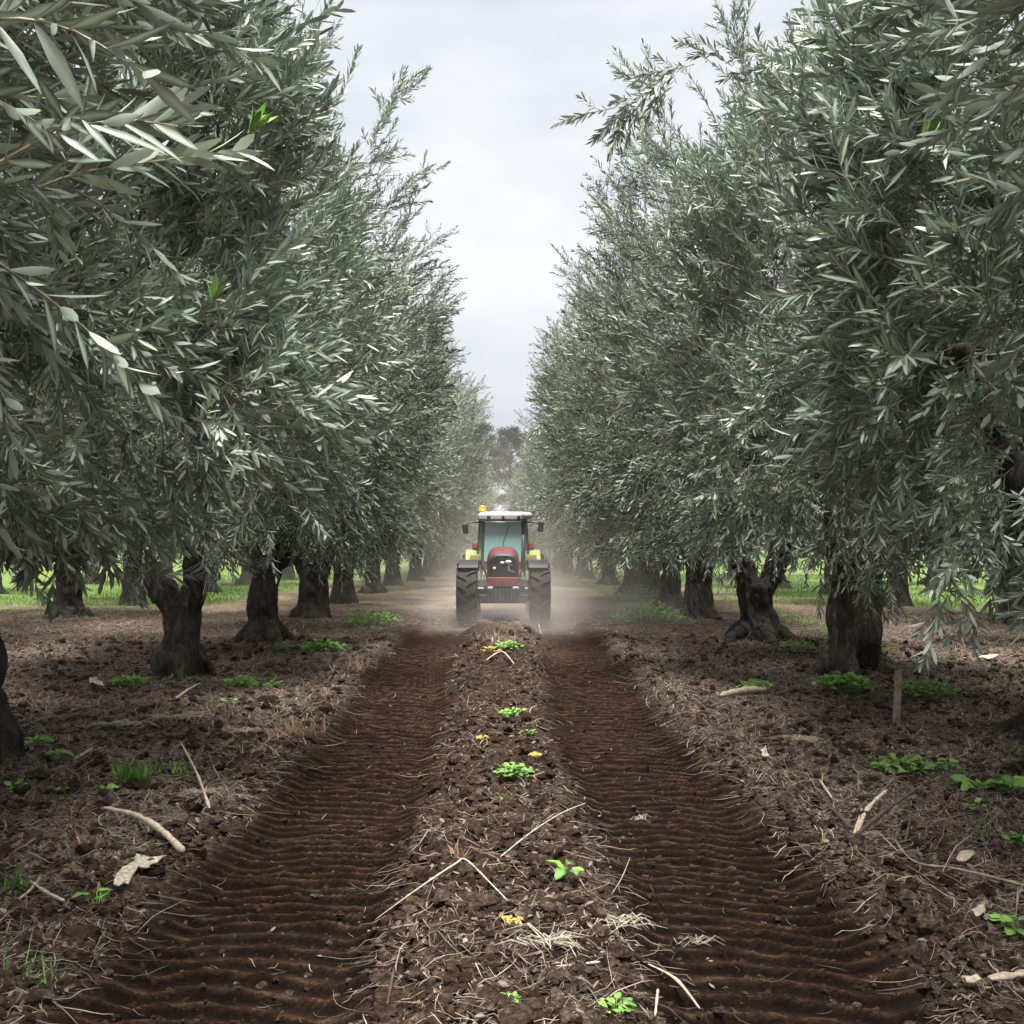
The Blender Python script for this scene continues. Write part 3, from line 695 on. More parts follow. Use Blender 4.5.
def build_tractor():
    gy = 24.4; gz = Hs(.08, gy)-.03
    e = empty('tractor', (.08, gy, gz), 'red tractor with white cab roof and orange beacon driving towards the camera in dust', 'tractor')
    # bonnet
    m = MB(); m.loft([arch(.32,1.06,1.70,-.86,p=3), arch(.37,.98,1.79,-.78,p=3), arch(.39,.96,1.83,-.6,p=3), arch(.41,.96,1.87,.2,p=3), arch(.43,.96,1.90,1.35,p=3)])
    hood = m.build('bonnet', T_RED, e, smooth=False, bevel=.02)
    m = MB(); m.loft([arch(.30,1.10,1.68,-.905,p=3.2), arch(.335,1.07,1.73,-.85,p=3.2)])
    gr = m.build('grille', T_BLACK, e, bevel=.01)
    for k in range(6): 
        m = MB(); m.box((0,-.912,1.20+.045*k), (.5,.012,.014)); m.build('grille_slat', T_DARK, gr)
    for (x, z, w) in ((-.03,1.50,.11), (.12,1.52,.16)):
        m = MB(); m.lathe([(-.93,.001),(-.935,w*.42),(-.90,w*.5),(-.88,w*.45)], 'y', (0,0,0), 20, False)
        o = m.build('headlight', T_SILV, e, smooth=True, loc=(x,0,z)); o.scale = (1,1,.6)
    m = MB(); m.box((.13,-.915,1.38), (.03,.02,.16)); m.box((.17,-.915,1.45), (.1,.02,.022)); m.box((.2,-.915,1.30), (.16,.02,.02), Matrix.Rotation(.3,3,'Y')); m.build('emblem', T_RIM, e)
    m = MB(); m.box((-.22,-.92,1.37), (.07,.02,.06)); m.build('side_lamp', T_SILV, e, bevel=.01)
    # lower red nose and ballast
    m = MB(); m.box((0,-.80,1.03), (.80,.34,.24), taper=.96); m.box((0,-.72,1.17), (.72,.2,.06)); m.build('front_panel', T_REDD, e, bevel=.025)
    m = MB()
    for k in range(9): m.box((-.36+.09*k,-.88,.70), (.078,.36,.34))
    m.build('ballast_weight', T_DARK, e, bevel=.015)
    m = MB(); m.box((0,-.1,.66), (1.36,.30,.26)); m.box((0,.3,.78), (.5,2.2,.5)); m.box((0,-.45,.60), (1.20,.22,.22)); m.tube([(-.66,-.28,.60),(.66,-.28,.60)], .05, 8); m.tube([(-.7,0,.72),(.7,0,.72)], .15, 12)
    m.box((-.5,-.3,.86), (.3,.2,.16)); m.box((.5,-.3,.86), (.3,.2,.16))
    m.build('front_axle', T_DARK, e, bevel=.02)
    for x, w in ((-.56,.15), (-.32,.13), (.30,.15), (.57,.07)):
        m = MB(); m.box((x,-.95 if abs(x) < .5 else -.42,.90 if abs(x)<.5 else .86), (w,.05,.05)); m.build('marker_lamp', T_SILV, e, bevel=.01)
    m = MB(); m.box((0,1.2,.95), (.62,2.6,.6)); m.box((0,.5,1.2), (.7,1.7,.5)); m.box((0,2.5,.75), (1.3,.5,.45)); m.build('chassis', T_DARK, e, bevel=.03)
    # wheels
    def wheel(x, y, r, w, s):
        m = MB(); m.lathe([(-w*.30,r*.60),(-w*.12,r*.55),(-w*.05,.12),(-w*.14,.11),(-w*.14,.001),(w*.14,.001),(w*.14,.11),(w*.05,.12),(w*.12,r*.55),(w*.30,r*.60)], 'x', (0,0,0), 32, False)
        for k in range(8):
            a = k*math.pi/4; m.tube([(s*w*.05-s*.0,math.cos(a)*.18,math.sin(a)*.18),(s*(w*.05+.05),math.cos(a)*.18,math.sin(a)*.18)], .018, 6)
        wo = m.build('wheel', T_RIM, e, smooth=False, bevel=0, loc=(x,y,r-.02))
        m = MB(); ri = r-.055
        m.lathe([(-w*.36,r*.58),(-w*.46,r*.66),(-w*.50,r*.80),(-w*.47,r*.90),(-w*.40,ri),(-w*.15,ri+.012),(w*.15,ri+.012),(w*.40,ri),(w*.47,r*.90),(w*.50,r*.80),(w*.46,r*.66),(w*.36,r*.58)], 'x', (0,0,0), 56, True)
        n = 17
        for side in (-1, 1):
            for k in range(n):
                a0 = 2*math.pi*(k+(.5 if side > 0 else 0))/n
                secs = []
                for (t, l, h0, h1) in ((0, .01, r-.06, r+.004), (.35, .16, r-.06, r), (.75, .38, r-.07, r-.006), (1, .49, r-.12, r-.035), (1.15, .505, r*.84, r*.86)):
                    a = a0+t*.23; wd = .036/r*(1+.25*t); X = side*w*l
                    # chevrons sweep back from the centre line
                    secs.append([(X, h*math.sin(b), h*math.cos(b)) for (h, b) in ((h0, a-wd), (h1, a-wd*.8), (h1, a+wd*.8), (h0, a+wd))])
                m.loft(secs)
        m.build('tyre', T_RUB, wo, smooth=False)
    wheel(-.91, 0, .765, .52, -1); wheel(.91, 0, .765, .52, 1)
    wheel(-.88, 2.45, .86, .50, -1); wheel(.88, 2.45, .86, .50, 1)
    # fenders
    def fender(x, y, z, r, w, a0, a1, th, name, mat, lip=0):
        m = MB(); secs = []
        for k in range(13):
            a = R(a0+(a1-a0)*k/12); c, s = math.cos(a), math.sin(a)
            secs.append([(x-w/2,y+c*r,z+s*r),(x+w/2,y+c*r,z+s*r),(x+w/2,y+c*(r+th),z+s*(r+th)),(x-w/2,y+c*(r+th),z+s*(r+th))])
        m.loft(secs); return m
    for s in (-1, 1):
        m = fender(s*.87, 0, .74, .80, .50, 40, 130, .03, '', None); m.tube([(s*.60,.1,1.52),(s*.45,.1,1.25),(s*.40,.1,1.0)], .03, 6)
        m.build('front_mudguard', T_BLACK, e, bevel=.012)
        m = fender(s*.79, 2.45, .86, .90, .46, 20, 172, .05, '', None)
        secs = []
        for k in range(13):      # inner cheek
            a = R(20+152*k/12); c, q = math.cos(a), math.sin(a)
            secs.append([(s*.57,2.45+c*.5,.86+q*.5),(s*.60,2.45+c*.5,.86+q*.5),(s*.60,2.45+c*.94,.86+q*.94),(s*.57,2.45+c*.94,.86+q*.94)])
        m.loft(secs)
        m.build('rear_fender', T_YEL, e, bevel=.02)
        m = MB(); m.box((s*.70,1.62,1.60), (.42,.2,.17), taper=.9); m.build('fender_nose', T_YEL, e, bevel=.03)
        m = MB(); m.box((s*.745,1.75,1.90), (.17,.12,.20)); h = m.build('lamp_housing', T_BLACK, e, bevel=.02)
        m = MB(); m.box((s*.755,1.675,1.92), (.12,.03,.13)); m.build('red_lamp', T_REDL, h, bevel=.015)
        m = MB(); m.tube([(s*.62,1.85,1.80),(s*.74,1.78,1.80)], .02, 6); m.build('lamp_bracket', T_DARK, e)
        # step
        m = MB(); m.box((s*.62,1.25,.55), (.3,.3,.04)); m.box((s*.62,1.25,.85), (.3,.3,.04)); m.box((s*.5,1.25,.8), (.03,.3,.7)); m.build('step', T_DARK, e)
    # cab
    zb, zt = 1.45, 2.62
    bf = [(-.62,1.35),(.62,1.35)]; 
    C = {'fl': ((-.56,1.38,1.30),(-.52,1.50,zt)), 'fr': ((.56,1.38,1.30),(.52,1.50,zt)), 'ml': ((-.70,1.95,1.30),(-.62,1.98,zt)), 'mr': ((.70,1.95,1.30),(.62,1.98,zt)), 'rl': ((-.62,2.85,1.45),(-.58,2.70,zt)), 'rr': ((.62,2.85,1.45),(.58,2.70,zt))}
    for k in C:
        m = MB(); m.tube([C[k][0], C[k][1]], .042, 6); m.build('cab_pillar', T_DARK, e)
    m = MB(); m.box((0,2.1,1.34), (1.24,1.45,.12)); m.box((0,1.42,1.42), (1.06,.06,.22)); m.build('cab_floor', T_DARK, e, bevel=.02)
    def pane(a, b, c, d, name='side_window'):
        a, b, c, d = map(Vector, (a,b,c,d)); n = (b-a).cross(d-a).normalized()*.004
        m = MB(); m.add([a-n,b-n,c-n,d-n,a+n,b+n,c+n,d+n], [[0,1,2,3],[7,6,5,4],[0,4,5,1],[1,5,6,2],[2,6,7,3],[3,7,4,0]]); return m.build(name, T_GLASS, e)
    pane((-.53,1.39,1.5),(.53,1.39,1.5),(.49,1.50,2.55),(-.49,1.50,2.55),'windscreen')
    for s in (-1, 1):
        pane((s*.58,1.42,1.45),(s*.69,1.92,1.45),(s*.61,1.95,2.55),(s*.54,1.53,2.55))
        pane((s*.69,1.99,1.45),(s*.62,2.8,1.55),(s*.59,2.68,2.55),(s*.61,2.01,2.55))
    pane((-.58,2.83,1.6),(.58,2.83,1.6),(.55,2.70,2.55),(-.55,2.70,2.55),'rear_window')
    m = MB(); m.loft([[(-.66+a,1.30+a*1.2,z),(.66-a,1.30+a*1.2,z),(.70-a,2.0,z),(.66-a,2.85-a,z),(-.66+a,2.85-a,z),(-.70+a,2.0,z)] for (a, z) in ((.02,2.60),(0,2.64),(0,2.74),(.05,2.80),(.16,2.83))])
    roof = m.build('cab_roof', T_WHITE, e, bevel=.02)
    m = MB(); m.box((0,1.33,2.60), (1.2,.08,.07)); m.build('roof_trim', T_DARK, e, bevel=.01)
    for x in (-.38,-.0,.42):
        m = MB(); m.box((x,1.285,2.68), (.09 if x else .07,.04,.07)); m.build('roof_lamp', T_BLACK, roof, bevel=.012)
    m = MB(); m.lathe([(-.10,.08),(-.06,.16),(.02,.17),(.07,.12),(.09,.001)], 'z', (0,0,0), 20, False); m.build('air_cap', T_WHITE, roof, smooth=True, loc=(.62,1.40,2.73))
    m = MB(); m.lathe([(-.02,.11),(.02,.11),(.025,.09),(.11,.09),(.15,.06),(.17,.001)], 'z', (0,0,0), 20, False); m.build('beacon', T_ORG, e, smooth=True, loc=(-.56,1.55,2.84))
    for s, zz in ((-1, 2.36), (1, 2.42)):
        m = MB(); m.tube([(s*.55,1.45,2.52),(s*.75,1.30,2.55),(s*.98,1.25,2.50),(s*.99,1.25,zz)], .02, 6); a = m.build('mirror_arm', T_BLACK, e)
        m = MB(); m.box((s*1.0,1.24,zz), (.15,.06,.27), Matrix.Rotation(s*.1,3,'Y')); m.build('mirror', T_BLACK, a, bevel=.03)
    m = MB(); m.tube([(.05,1.35,1.62),(.0,1.40,2.0),(.15,1.47,2.45)], .009, 5); m.build('wiper', T_BLACK, e)
    m = MB(); m.box((0,2.35,1.62), (.5,.5,.14)); m.box((0,2.62,1.95), (.46,.12,.62), Matrix.Rotation(-.12,3,'X')); m.build('driver_seat', T_SEAT, e, bevel=.04)
    m = MB(); m.box((0,1.55,1.70), (.4,.14,.34)); m.build('dashboard', T_BLACK, e, bevel=.03)
    m = MB()
    ring = [(math.cos(a)*.2, 1.80+math.sin(a)*.17, 1.93+math.sin(a)*-.1) for a in np.linspace(0, 2*math.pi, 20)]
    m.tube(ring, .015, 6); m.tube([(0,1.62,1.75),(0,1.80,1.93)], .02, 6); m.tube([(-.19,1.8,1.93),(.19,1.8,1.93)], .012, 6); m.build('steering_wheel', T_BLACK, e)
    m = MB(); m.tube([(.50,.9,1.3),(.52,.9,1.75),(.53,.92,2.2)], .045, 10); m.build('exhaust_pipe', T_DARK, e, smooth=True)
build_tractor()
for o in list(sc.objects):
    if o.name == 'tractor': o.scale = (.965, .965, .965)

# ------------------------------------------------------------------ litter
def tubes_mesh(name, P, rad, rnd, mat, sides=3, flat=None):
    """P: (n,m,3) centre lines; rad (n,m); -> one mesh"""
    n, m = P.shape[:2]
    T = np.gradient(P, axis=1); T /= np.linalg.norm(T, axis=2, keepdims=True)+1e-9
    up = np.zeros_like(T); up[..., 2] = 1
    X = np.cross(T, up); X /= np.linalg.norm(X, axis=2, keepdims=True)+1e-9; Y = np.cross(X, T)
    ang = [2*math.pi*k/sides+.5 for k in range(sides)]; fl = flat if flat is not None else 1.
    ring = np.stack([X*math.cos(a)*rad[..., None]+Y*math.sin(a)*rad[..., None]*fl for a in ang], 2)+P[:, :, None, :]
    F = []
    for i in range(m-1):
        for j in range(sides): F.append([i*sides+j, i*sides+(j+1) % sides, (i+1)*sides+(j+1) % sides, (i+1)*sides+j])
    F.append(list(range(sides))[::-1]); F.append([(m-1)*sides+k for k in range(sides)])
    loops, starts = tile_faces(F, m*sides, n)
    return np_mesh(name, ring.reshape(-1,3), loops, starts, [mat], {'rnd': np.repeat(rnd, m*sides), 'mid': np.ones(n*m*sides)})
def scatter_xy(r, n, dmin=3.2, dmax=30., wmax=1.0):
    d = dmin*(dmax/dmin)**(r.random(n)**1.0); x = r.uniform(-.66, .66, n)*(d+1.5)*wmax
    return x, d
def zone(x, y):
    lane = np.zeros_like(x)
    for side in (-1, 1):
        au = np.abs((x-track_center(side, y))/.55); lane = np.maximum(lane, 1-sstep(.95, 1.35, au))
    lane *= 1-sstep(21, 24, y)
    return lane
def straws(seed, n, lmin, lmax, rad, name, mat, dmax=28., dens=None, lift=.006):
    r = np.random.default_rng(seed); x, y = scatter_xy(r, n, 3.0, dmax)
    keep = r.random(n) < (dens(x, y) if dens else 1); x, y = x[keep], y[keep]; n = len(x); m = 6
    L = lmin*(lmax/lmin)**(r.random(n)**1.6)*(1+.035*y); a = r.uniform(0, 2*math.pi, n); cv = r.normal(0, .75, n)
    t = np.linspace(-.5, .5, m)
    aa = a[:, None]+cv[:, None]*t[None, :]
    dx = np.cumsum(np.cos(aa), 1)*L[:, None]/m; dy = np.cumsum(np.sin(aa), 1)*L[:, None]/m
    px = x[:, None]+dx; py = y[:, None]+dy
    # lie on the lumps: stiff straws follow a smoothed version of the ground, ends tilt up
    hz = H(px.ravel(), py.ravel()).reshape(n, m); c = hz.max(1, keepdims=True)*.45+hz*.55
    tilt = np.abs(r.normal(0, .16, n))*(r.random(n) < .5)
    z = c+lift+(tilt*L)[:, None]*(t+.5)[None, :]
    P = np.stack([px, py, z], -1)
    rr = rad*r.uniform(.5, 1.5, n)[:, None]*(.75+.13*y)[:, None]*np.array([.5,.9,1,1,.8,.3])[None, :]
    me = tubes_mesh(name, P, rr, r.random(n), mat, 3, .5); return me
side_d = lambda x, y: np.clip((1-zone(x, y))*(.25+.75*sstep(1.6, 2.6, np.abs(x)))*(.22+.78*np.clip(1.7*noise2(x*.8, y*.8, 60)+.55, 0, 1)), 0, 1)
all_d = lambda x, y: np.clip(.035+.9*side_d(x, y)+.25*np.exp(-(x/.5)**2), 0, 1)
o = link(bpy.data.objects.new('straw_litter', straws(1, 210000, .04, .34, .0020, 's1', M_DRY, dens=side_d))); tag(o, 'dry straw and root litter strewn over the brown soil', 'straw litter', kind='stuff')
o = link(bpy.data.objects.new('root_fibre', straws(2, 40000, .03, .18, .0014, 's2', M_DRY, 14., all_d, .004))); tag(o, 'fine pale root fibres in the crumbly soil and tyre tracks', 'root fibres', kind='stuff')
def chips(seed, n, size, name, mat, dmax, dens, thick=.12):
    """dead leaves and chips: bent lens shaped scraps lying at random tilt"""
    r = np.random.default_rng(seed); x, y = scatter_xy(r, n, 3.0, dmax); k = r.random(n) < dens(x, y); x, y = x[k], y[k]; n = len(x)
    V, F, mid = leaf_shape(True); s = size*r.uniform(.5, 1.6, n)*(1+.02*y)
    nr = np.stack([r.normal(0,.55,n), r.normal(0,.55,n), np.ones(n)], -1); a = r.uniform(0, 6.28, n)
    B = basis(np.stack([np.cos(a), np.sin(a), r.normal(0,.4,n)], -1), nr)
    vv = V[None]*np.stack([s*r.uniform(.25,.7,n), s, s*.5], -1)[:, None, :]; vv[:, :, 2] -= (r.normal(0,.25,n)*s)[:, None]*(V[None, :, 1]*(1-V[None, :, 1]))*2
    w = np.einsum('nij,nvj->nvi', B, vv); z = H(x, y)+.006+.15*s
    w += np.stack([x, y, z], -1)[:, None, :]
    return leaf_mesh(name, w, r.random(n), F, mid, mat)
o = link(bpy.data.objects.new('dead_leaves', chips(3, 42000, .030, 'c1', M_DEAD, 22., lambda x, y: all_d(x, y)*(1-.75*zone(x, y))))); tag(o, 'small brown dead leaves and chips lying on the soil', 'dead leaves', kind='stuff')
def clods(seed, n, name):
    r = np.random.default_rng(seed)
    import bmesh
    bm = bmesh.new(); bmesh.ops.create_icosphere(bm, subdivisions=2, radius=1); V = np.array([v.co[:] for v in bm.verts]); F = [[v.index for v in f.verts] for f in bm.faces]; bm.free()
    x, y = scatter_xy(r, n, 3.0, 20.)
    ln = zone(x, y); p = np.clip((1-ln)*(.3+.9*np.exp(-(x/.8)**2)+.5*np.exp(-((np.abs(x)-2.0)/.4)**2))+.28, 0, 1)
    k = r.random(n) < p; x, y, ln = x[k], y[k], ln[k]; n = len(x)
    s = .009*(4.6**(r.random(n)**2.4))*(1-.6*ln)*(1+.03*y)
    vv = V[None]*np.stack([s*r.uniform(.7,1.5,n), s*r.uniform(.7,1.4,n), s*r.uniform(.5,1.0,n)], -1)[:, None, :]
    off = r.uniform(0, 50, n)[:, None]
    nn = noise3(V[None,:,0]*1.3+off, V[None,:,1]*1.3+off*.7, V[None,:,2]*1.3+off*0, 3)+.5*noise3(V[None,:,0]*3+off, V[None,:,1]*3, V[None,:,2]*3+off, 4)
    vv = vv*(1+.75*nn)[..., None]
    a = r.uniform(0, 6.28, n); c, q = np.cos(a)[:, None], np.sin(a)[:, None]
    w = np.stack([vv[...,0]*c-vv[...,1]*q, vv[...,0]*q+vv[...,1]*c, vv[...,2]], -1)
    w += np.stack([x, y, H(x, y)+.25*s], -1)[:, None, :]
    loops, starts = tile_faces(F, len(V), n)
    z = np.zeros(n*len(V)); me = np_mesh(name, w.reshape(-1,3), loops, starts, [M_SOIL], {'litter': np.repeat(r.random(n)*.5, len(V)), 'green': z, 'pale': z, 'dry': z+.5}, smooth=False)  # clods get the middle tone, without painted rib shading
    print('clods', n); return me
o = link(bpy.data.objects.new('soil_clods', clods(4, 46000, 'clods'))); tag(o, 'dark crumbly soil clods heaped between and beside the tracks', 'soil clods', kind='stuff')

# ------------------------------------------------------------------ grass (uncountable) on the strips beyond the rows
def blades(pts, r, hmin, hmax, w, mat, name, spread=.25, lean=.5):
    n = len(pts); V = np.array([(-.5,0,0),(.5,0,0),(-.4,.5,0),(.4,.5,0),(0,1,0)], float); F = [[0,1,3,2],[2,3,4]]
    h = hmin+(hmax-hmin)*r.random(n)**1.5; a = r.uniform(0, 6.28, n); ln = lean*1.25*r.random(n)**.7
    d = np.stack([np.cos(a)*np.sin(ln), np.sin(a)*np.sin(ln), np.cos(ln)], -1)
    B = basis(d, np.stack([np.cos(a+r.normal(0,.8,n)), np.sin(a), -np.ones(n)*.2], -1))
    vv = V[None]*np.stack([w*r.uniform(.6,1.3,n), h, h], -1)[:, None, :]
    vv[:, :, 2] += (-h*.35*ln)[:, None]*(V[None, :, 1]**2)
    W = np.einsum('nij,nvj->nvi', B, vv)+pts[:, None, :]
    return leaf_mesh(name, W, r.random(n), F, np.ones(5), mat)
r = np.random.default_rng(77)
n = 60000; y = 13+47*r.random(n)**1.1; sd = np.where(r.random(n) < .5, -1, 1); x = sd*(6.3+12*r.random(n))
nz = noise2(x*.25, y*.25, 41)+.5*noise2(x*.9, y*.9, 42)
g = sstep(8.2, 9.6, np.abs(x)+nz*1.2)*sstep(28, 34, y+nz*4); g = np.maximum(g, np.exp(-((x-6.9-.05*(y-15))/.35)**2)*sstep(12, 15, y)*sstep(-.1,.4,nz+.3))
k = r.random(n) < g; x, y = x[k], y[k]
o = link(bpy.data.objects.new('grass', blades(np.stack([x, y, H(x, y)-.01], -1), r, .06, .2, .018, M_GRASS, 'g'))); tag(o, 'bright green grass strip growing beyond the olive rows', 'grass', kind='stuff')

# ------------------------------------------------------------------ single plants and sticks
def plant(name, px, py, label, cat, meshes, group=None):
    p = at(px, py); e = empty(name, p, label, cat, group)
    for nm, me, par in meshes: link(bpy.data.objects.new(nm, me), e)
    return e
def leafy(seed, n, size, spread, mat, round_=.8, rise=.5, name='foliage', stalk=True):
    """low broad-leaved weed: n blades on short stalks spread over a patch"""
    r = np.random.default_rng(seed); prof = [(0,.0),(.12,.55),(.35,1.),(.6,.95),(.85,.55),(1,.0)]
    V = [(0,0,0)]; mid = [0.]
    for t, w in prof[1:-1]: V += [(-w*.5,t,.12*w),(0,t,0),(w*.5,t,.12*w)]; mid += [1,.35,1]
    V += [(0,1,0)]; mid += [1]; V = np.array(V)
    F = [[0,2,1],[0,3,2]]; 
    for i in range(3): b = 1+3*i; F += [[b,b+1,b+4,b+3],[b+1,b+2,b+5,b+4]]
    F += [[10,11,13],[11,12,13]]
    L = []; T = []
    for k in range(n):
        a = r.uniform(0, 6.28); rr = spread*math.sqrt(r.random())*r.uniform(.5,1); s = size*r.uniform(.55,1.25)
        c = np.array([math.cos(a)*rr, math.sin(a)*rr, max(size*rise, spread*.42)*r.uniform(.25,1.2)*(1-.5*rr/(spread+1e-6))])
        b = a+r.normal(0,.7); d = np.array([math.cos(b), math.sin(b), r.uniform(-.15,.75)]); B = basis(d, np.array([r.normal(0,.25), r.normal(0,.25)-.25, 1.]))
        vv = V.copy(); vv[:,0] *= s*round_*r.uniform(.8,1.1); vv[:,1] *= s; vv[:,2] = vv[:,2]*s*.8-s*r.uniform(0,.35)*V[:,1]**2+.06*s*np.sin(V[:,1]*9+k)*np.abs(V[:,0])*2
        L.append(vv@B.T+c)
        T.append(np.stack([c*np.array([.6,.6,0])*t1**2*0+np.array([c[0]*.7,c[1]*.7,-.02])*(1-t1)+c*t1 for t1 in np.linspace(0,1,4)]))
    return leaf_mesh(name, np.array(L), r.random(n), F, np.array(mid), mat), tubes_mesh('stalks', np.array(T), np.full((n,4), max(.0015, size*.025)), r.random(n), mat, 3)
def weed(px, py, n, size, spread, label, mat=M_WEED, round_=.8, rise=.6, cat='weed', group=None, name='weed'):
    if n >= 30: n = int(n*1.5); spread *= 1.2
    f, s = leafy(int(px*7+py), int(n*1.35), size*1.3, spread*1.15, mat, round_, rise*1.25)
    return plant(name, px, py, label, cat, [('foliage', f, None), ('stalks', s, None)], group)
def tuft(px, py, n, h, spread, w, label, mat=M_GRASS, lean=.55, cat='grass tuft', name='grass_tuft', group=None):
    r = np.random.default_rng(int(px*3+py)); nc = max(1, int(spread/.012)); cc = np.stack([r.normal(0, spread, nc), r.normal(0, spread*.8, nc)], -1)[r.integers(0, nc, n)] if nc > 1 else np.zeros((n, 2))
    p = np.concatenate([cc+r.normal(0, .012, (n, 2)), np.full((n, 1), -.012)], 1)
    c = at(px, py); o = link(bpy.data.objects.new(name, blades(p, r, h*.45, h, w, mat, name, lean=lean))); o.location = c
    return tag(o, label, cat, group)
# leafy weeds of the left verge
weed(60,766,9,.075,.05,'round leaved light green weed above the row of small weeds beside the left edge trunk')
weed(64,795,5,.05,.03,'small weed of a few leaves below the round leaved one on the left')
weed(104,796,6,.06,.04,'small flat leaved weed just left of the dark green grass tuft')
weed(18,792,9,.045,.08,'low weed spilling in at the left edge below the twisted trunk')
weed(142,876,4,.075,.03,'pair of broad green leaves showing behind the pale bark sheet')
weed(95,910,5,.075,.05,'long leaved weed between the bark sheet and the white forked twig',round_=.35)
weed(128,688,90,.04,.2,'moss green weed patch left of the nearest Y forked trunk')
weed(187,683,14,.04,.09,'little weed growing against the foot of the nearest Y forked trunk')
weed(243,688,90,.042,.2,'green weed patch right of the nearest Y forked trunk')
weed(275,688,34,.034,.10,'darker weed clump at the right end of the patch by the Y forked trunk')
weed(230,705,6,.05,.04,'tiny blue green seedling in bare soil below the Y forked trunk')
weed(322,652,130,.055,.3,'bright weed patch right of the leaning trunk on the left')
weed(284,652,40,.04,.14,'small weed clump against the roots of the leaning trunk')
weed(370,627,170,.05,.62,'wide pale green patch of weeds near the left track, under the haze')
weed(40,748,16,.045,.1,'yellowish weed on the foot of the twisted trunk at the left edge',mat=M_WEED)
# right verge
weed(757,692,70,.035,.2,'weed patch left of the hollow mossy trunk, above the pale log')
weed(845,692,80,.065,.26,'broad leaved weeds at the foot of the hollow mossy trunk')
weed(925,698,130,.045,.3,'dense fine leaved weed patch to the right of the wooden stake')
weed(905,774,60,.045,.19,'green weed patch in the middle of the right verge, below the stake')
weed(883,765,14,.045,.08,'blue green sprig at the left end of the weed patch below the stake')
weed(948,772,22,.045,.1,'small yellow green weed between the two patches on the right verge')
weed(985,793,20,.085,.17,'broad leaved spreading weed on the right verge with the largest leaves')
weed(1012,798,14,.09,.1,'broad leaved weed cut by the right edge of the photo')
weed(975,812,8,.04,.05,'small weed below the broad leaved weeds of the right verge')
weed(1017,758,7,.035,.04,'tiny weed at the right edge above the broad leaved weeds')
weed(1016,935,16,.05,.08,'weed at the right edge near the bottom corner')
weed(650,624,200,.055,.75,'wide pale green patch of weeds in front of the straight grey trunk')
weed(632,602,170,.065,.85,'farther strip of pale weeds behind the wide patch on the right')
weed(800,655,50,.035,.25,'weeds in front of the V forked wasp waisted trunk')
weed(1020,852,9,.05,.06,'sparse green weed on the right edge beside the dark root')
# centre ridge
weed(570,886,5,.085,.012,'bright green seedling with four large leaves on the centre ridge',round_=.55,rise=.75,cat='seedling',name='seedling')
weed(515,780,60,.035,.13,'largest ferny green weed on the centre ridge')
weed(537,760,12,.035,.05,'yellowing leaves above the largest ferny weed on the ridge',mat=M_YWEED)
weed(502,806,24,.03,.06,'small weed just below the largest ferny weed on the ridge')
weed(512,720,36,.035,.10,'upper small green weed alone on the centre ridge')
weed(528,736,18,.03,.07,'dark blue green sprig between the two ridge weeds')
weed(483,744,10,.03,.06,'orange yellow leaves at the left side of the ridge',mat=M_YWEED)
weed(508,650,60,.05,.22,'green weeds on the far crest of the ridge in front of the tractor')
weed(492,654,26,.045,.18,'yellow leaves on the far crest of the ridge',mat=M_YWEED)
weed(512,934,12,.022,.035,'tiny yellow leaves beside the split straw near the bottom',mat=M_YWEED)
weed(615,1018,18,.03,.06,'green weed cut by the bottom edge of the photo')
weed(512,1008,12,.02,.03,'tiny green weed low on the ridge near the bottom edge')
# tufts
tuft(133,788,330,.2,.085,.009,'dense dark green grass tuft on the left verge',lean=.85)
tuft(168,775,120,.11,.06,.008,'short pale grass at the right side of the dark green tuft')
tuft(22,895,45,.2,.05,.010,'long bladed grass tuft at the left edge',lean=.9)
tuft(35,985,30,.22,.06,.007,'sparse grey green grass in the bottom left corner',lean=1.2)
tuft(985,838,22,.2,.05,.006,'sparse thin green grass on the right verge',lean=1.0)
TG = 'dry straw tufts'
tuft(455,866,42,.13,.025,.007,'tan dry straw tuft on the centre ridge left of the seedling',M_TAN,1.1,'straw tuft','straw_tuft')
tuft(80,853,26,.14,.02,.006,'orange dry straw tuft above the curved pale branch',M_TAN,1.15,'straw tuft','straw_tuft')
tuft(296,738,140,.24,.14,.006,'largest tan dry grass tuft beside the left track',M_TAN,1.15,'straw tuft','straw_tuft')
tuft(262,756,60,.13,.10,.007,'smaller dry tuft below the largest tan one by the left track',M_TAN,1.1,'straw tuft','straw_tuft')
tuft(350,675,90,.28,.2,.008,'far pale dry tuft at the edge of the left track',M_TAN,1.1,'straw tuft','straw_tuft')
tuft(500,641,260,.34,.26,.009,'pale dry straw heap on the ridge right in front of the tractor',M_DRY,1.45,'straw tuft','straw_tuft')
tuft(180,730,60,.2,.12,.006,'dry straw tuft in the open soil left of the tan tufts',M_TAN,1.2,'straw tuft','straw_tuft')
tuft(735,740,50,.18,.12,.007,'pale dry straw tuft at the edge of the right track',M_DRY,1.1,'straw tuft','straw_tuft')

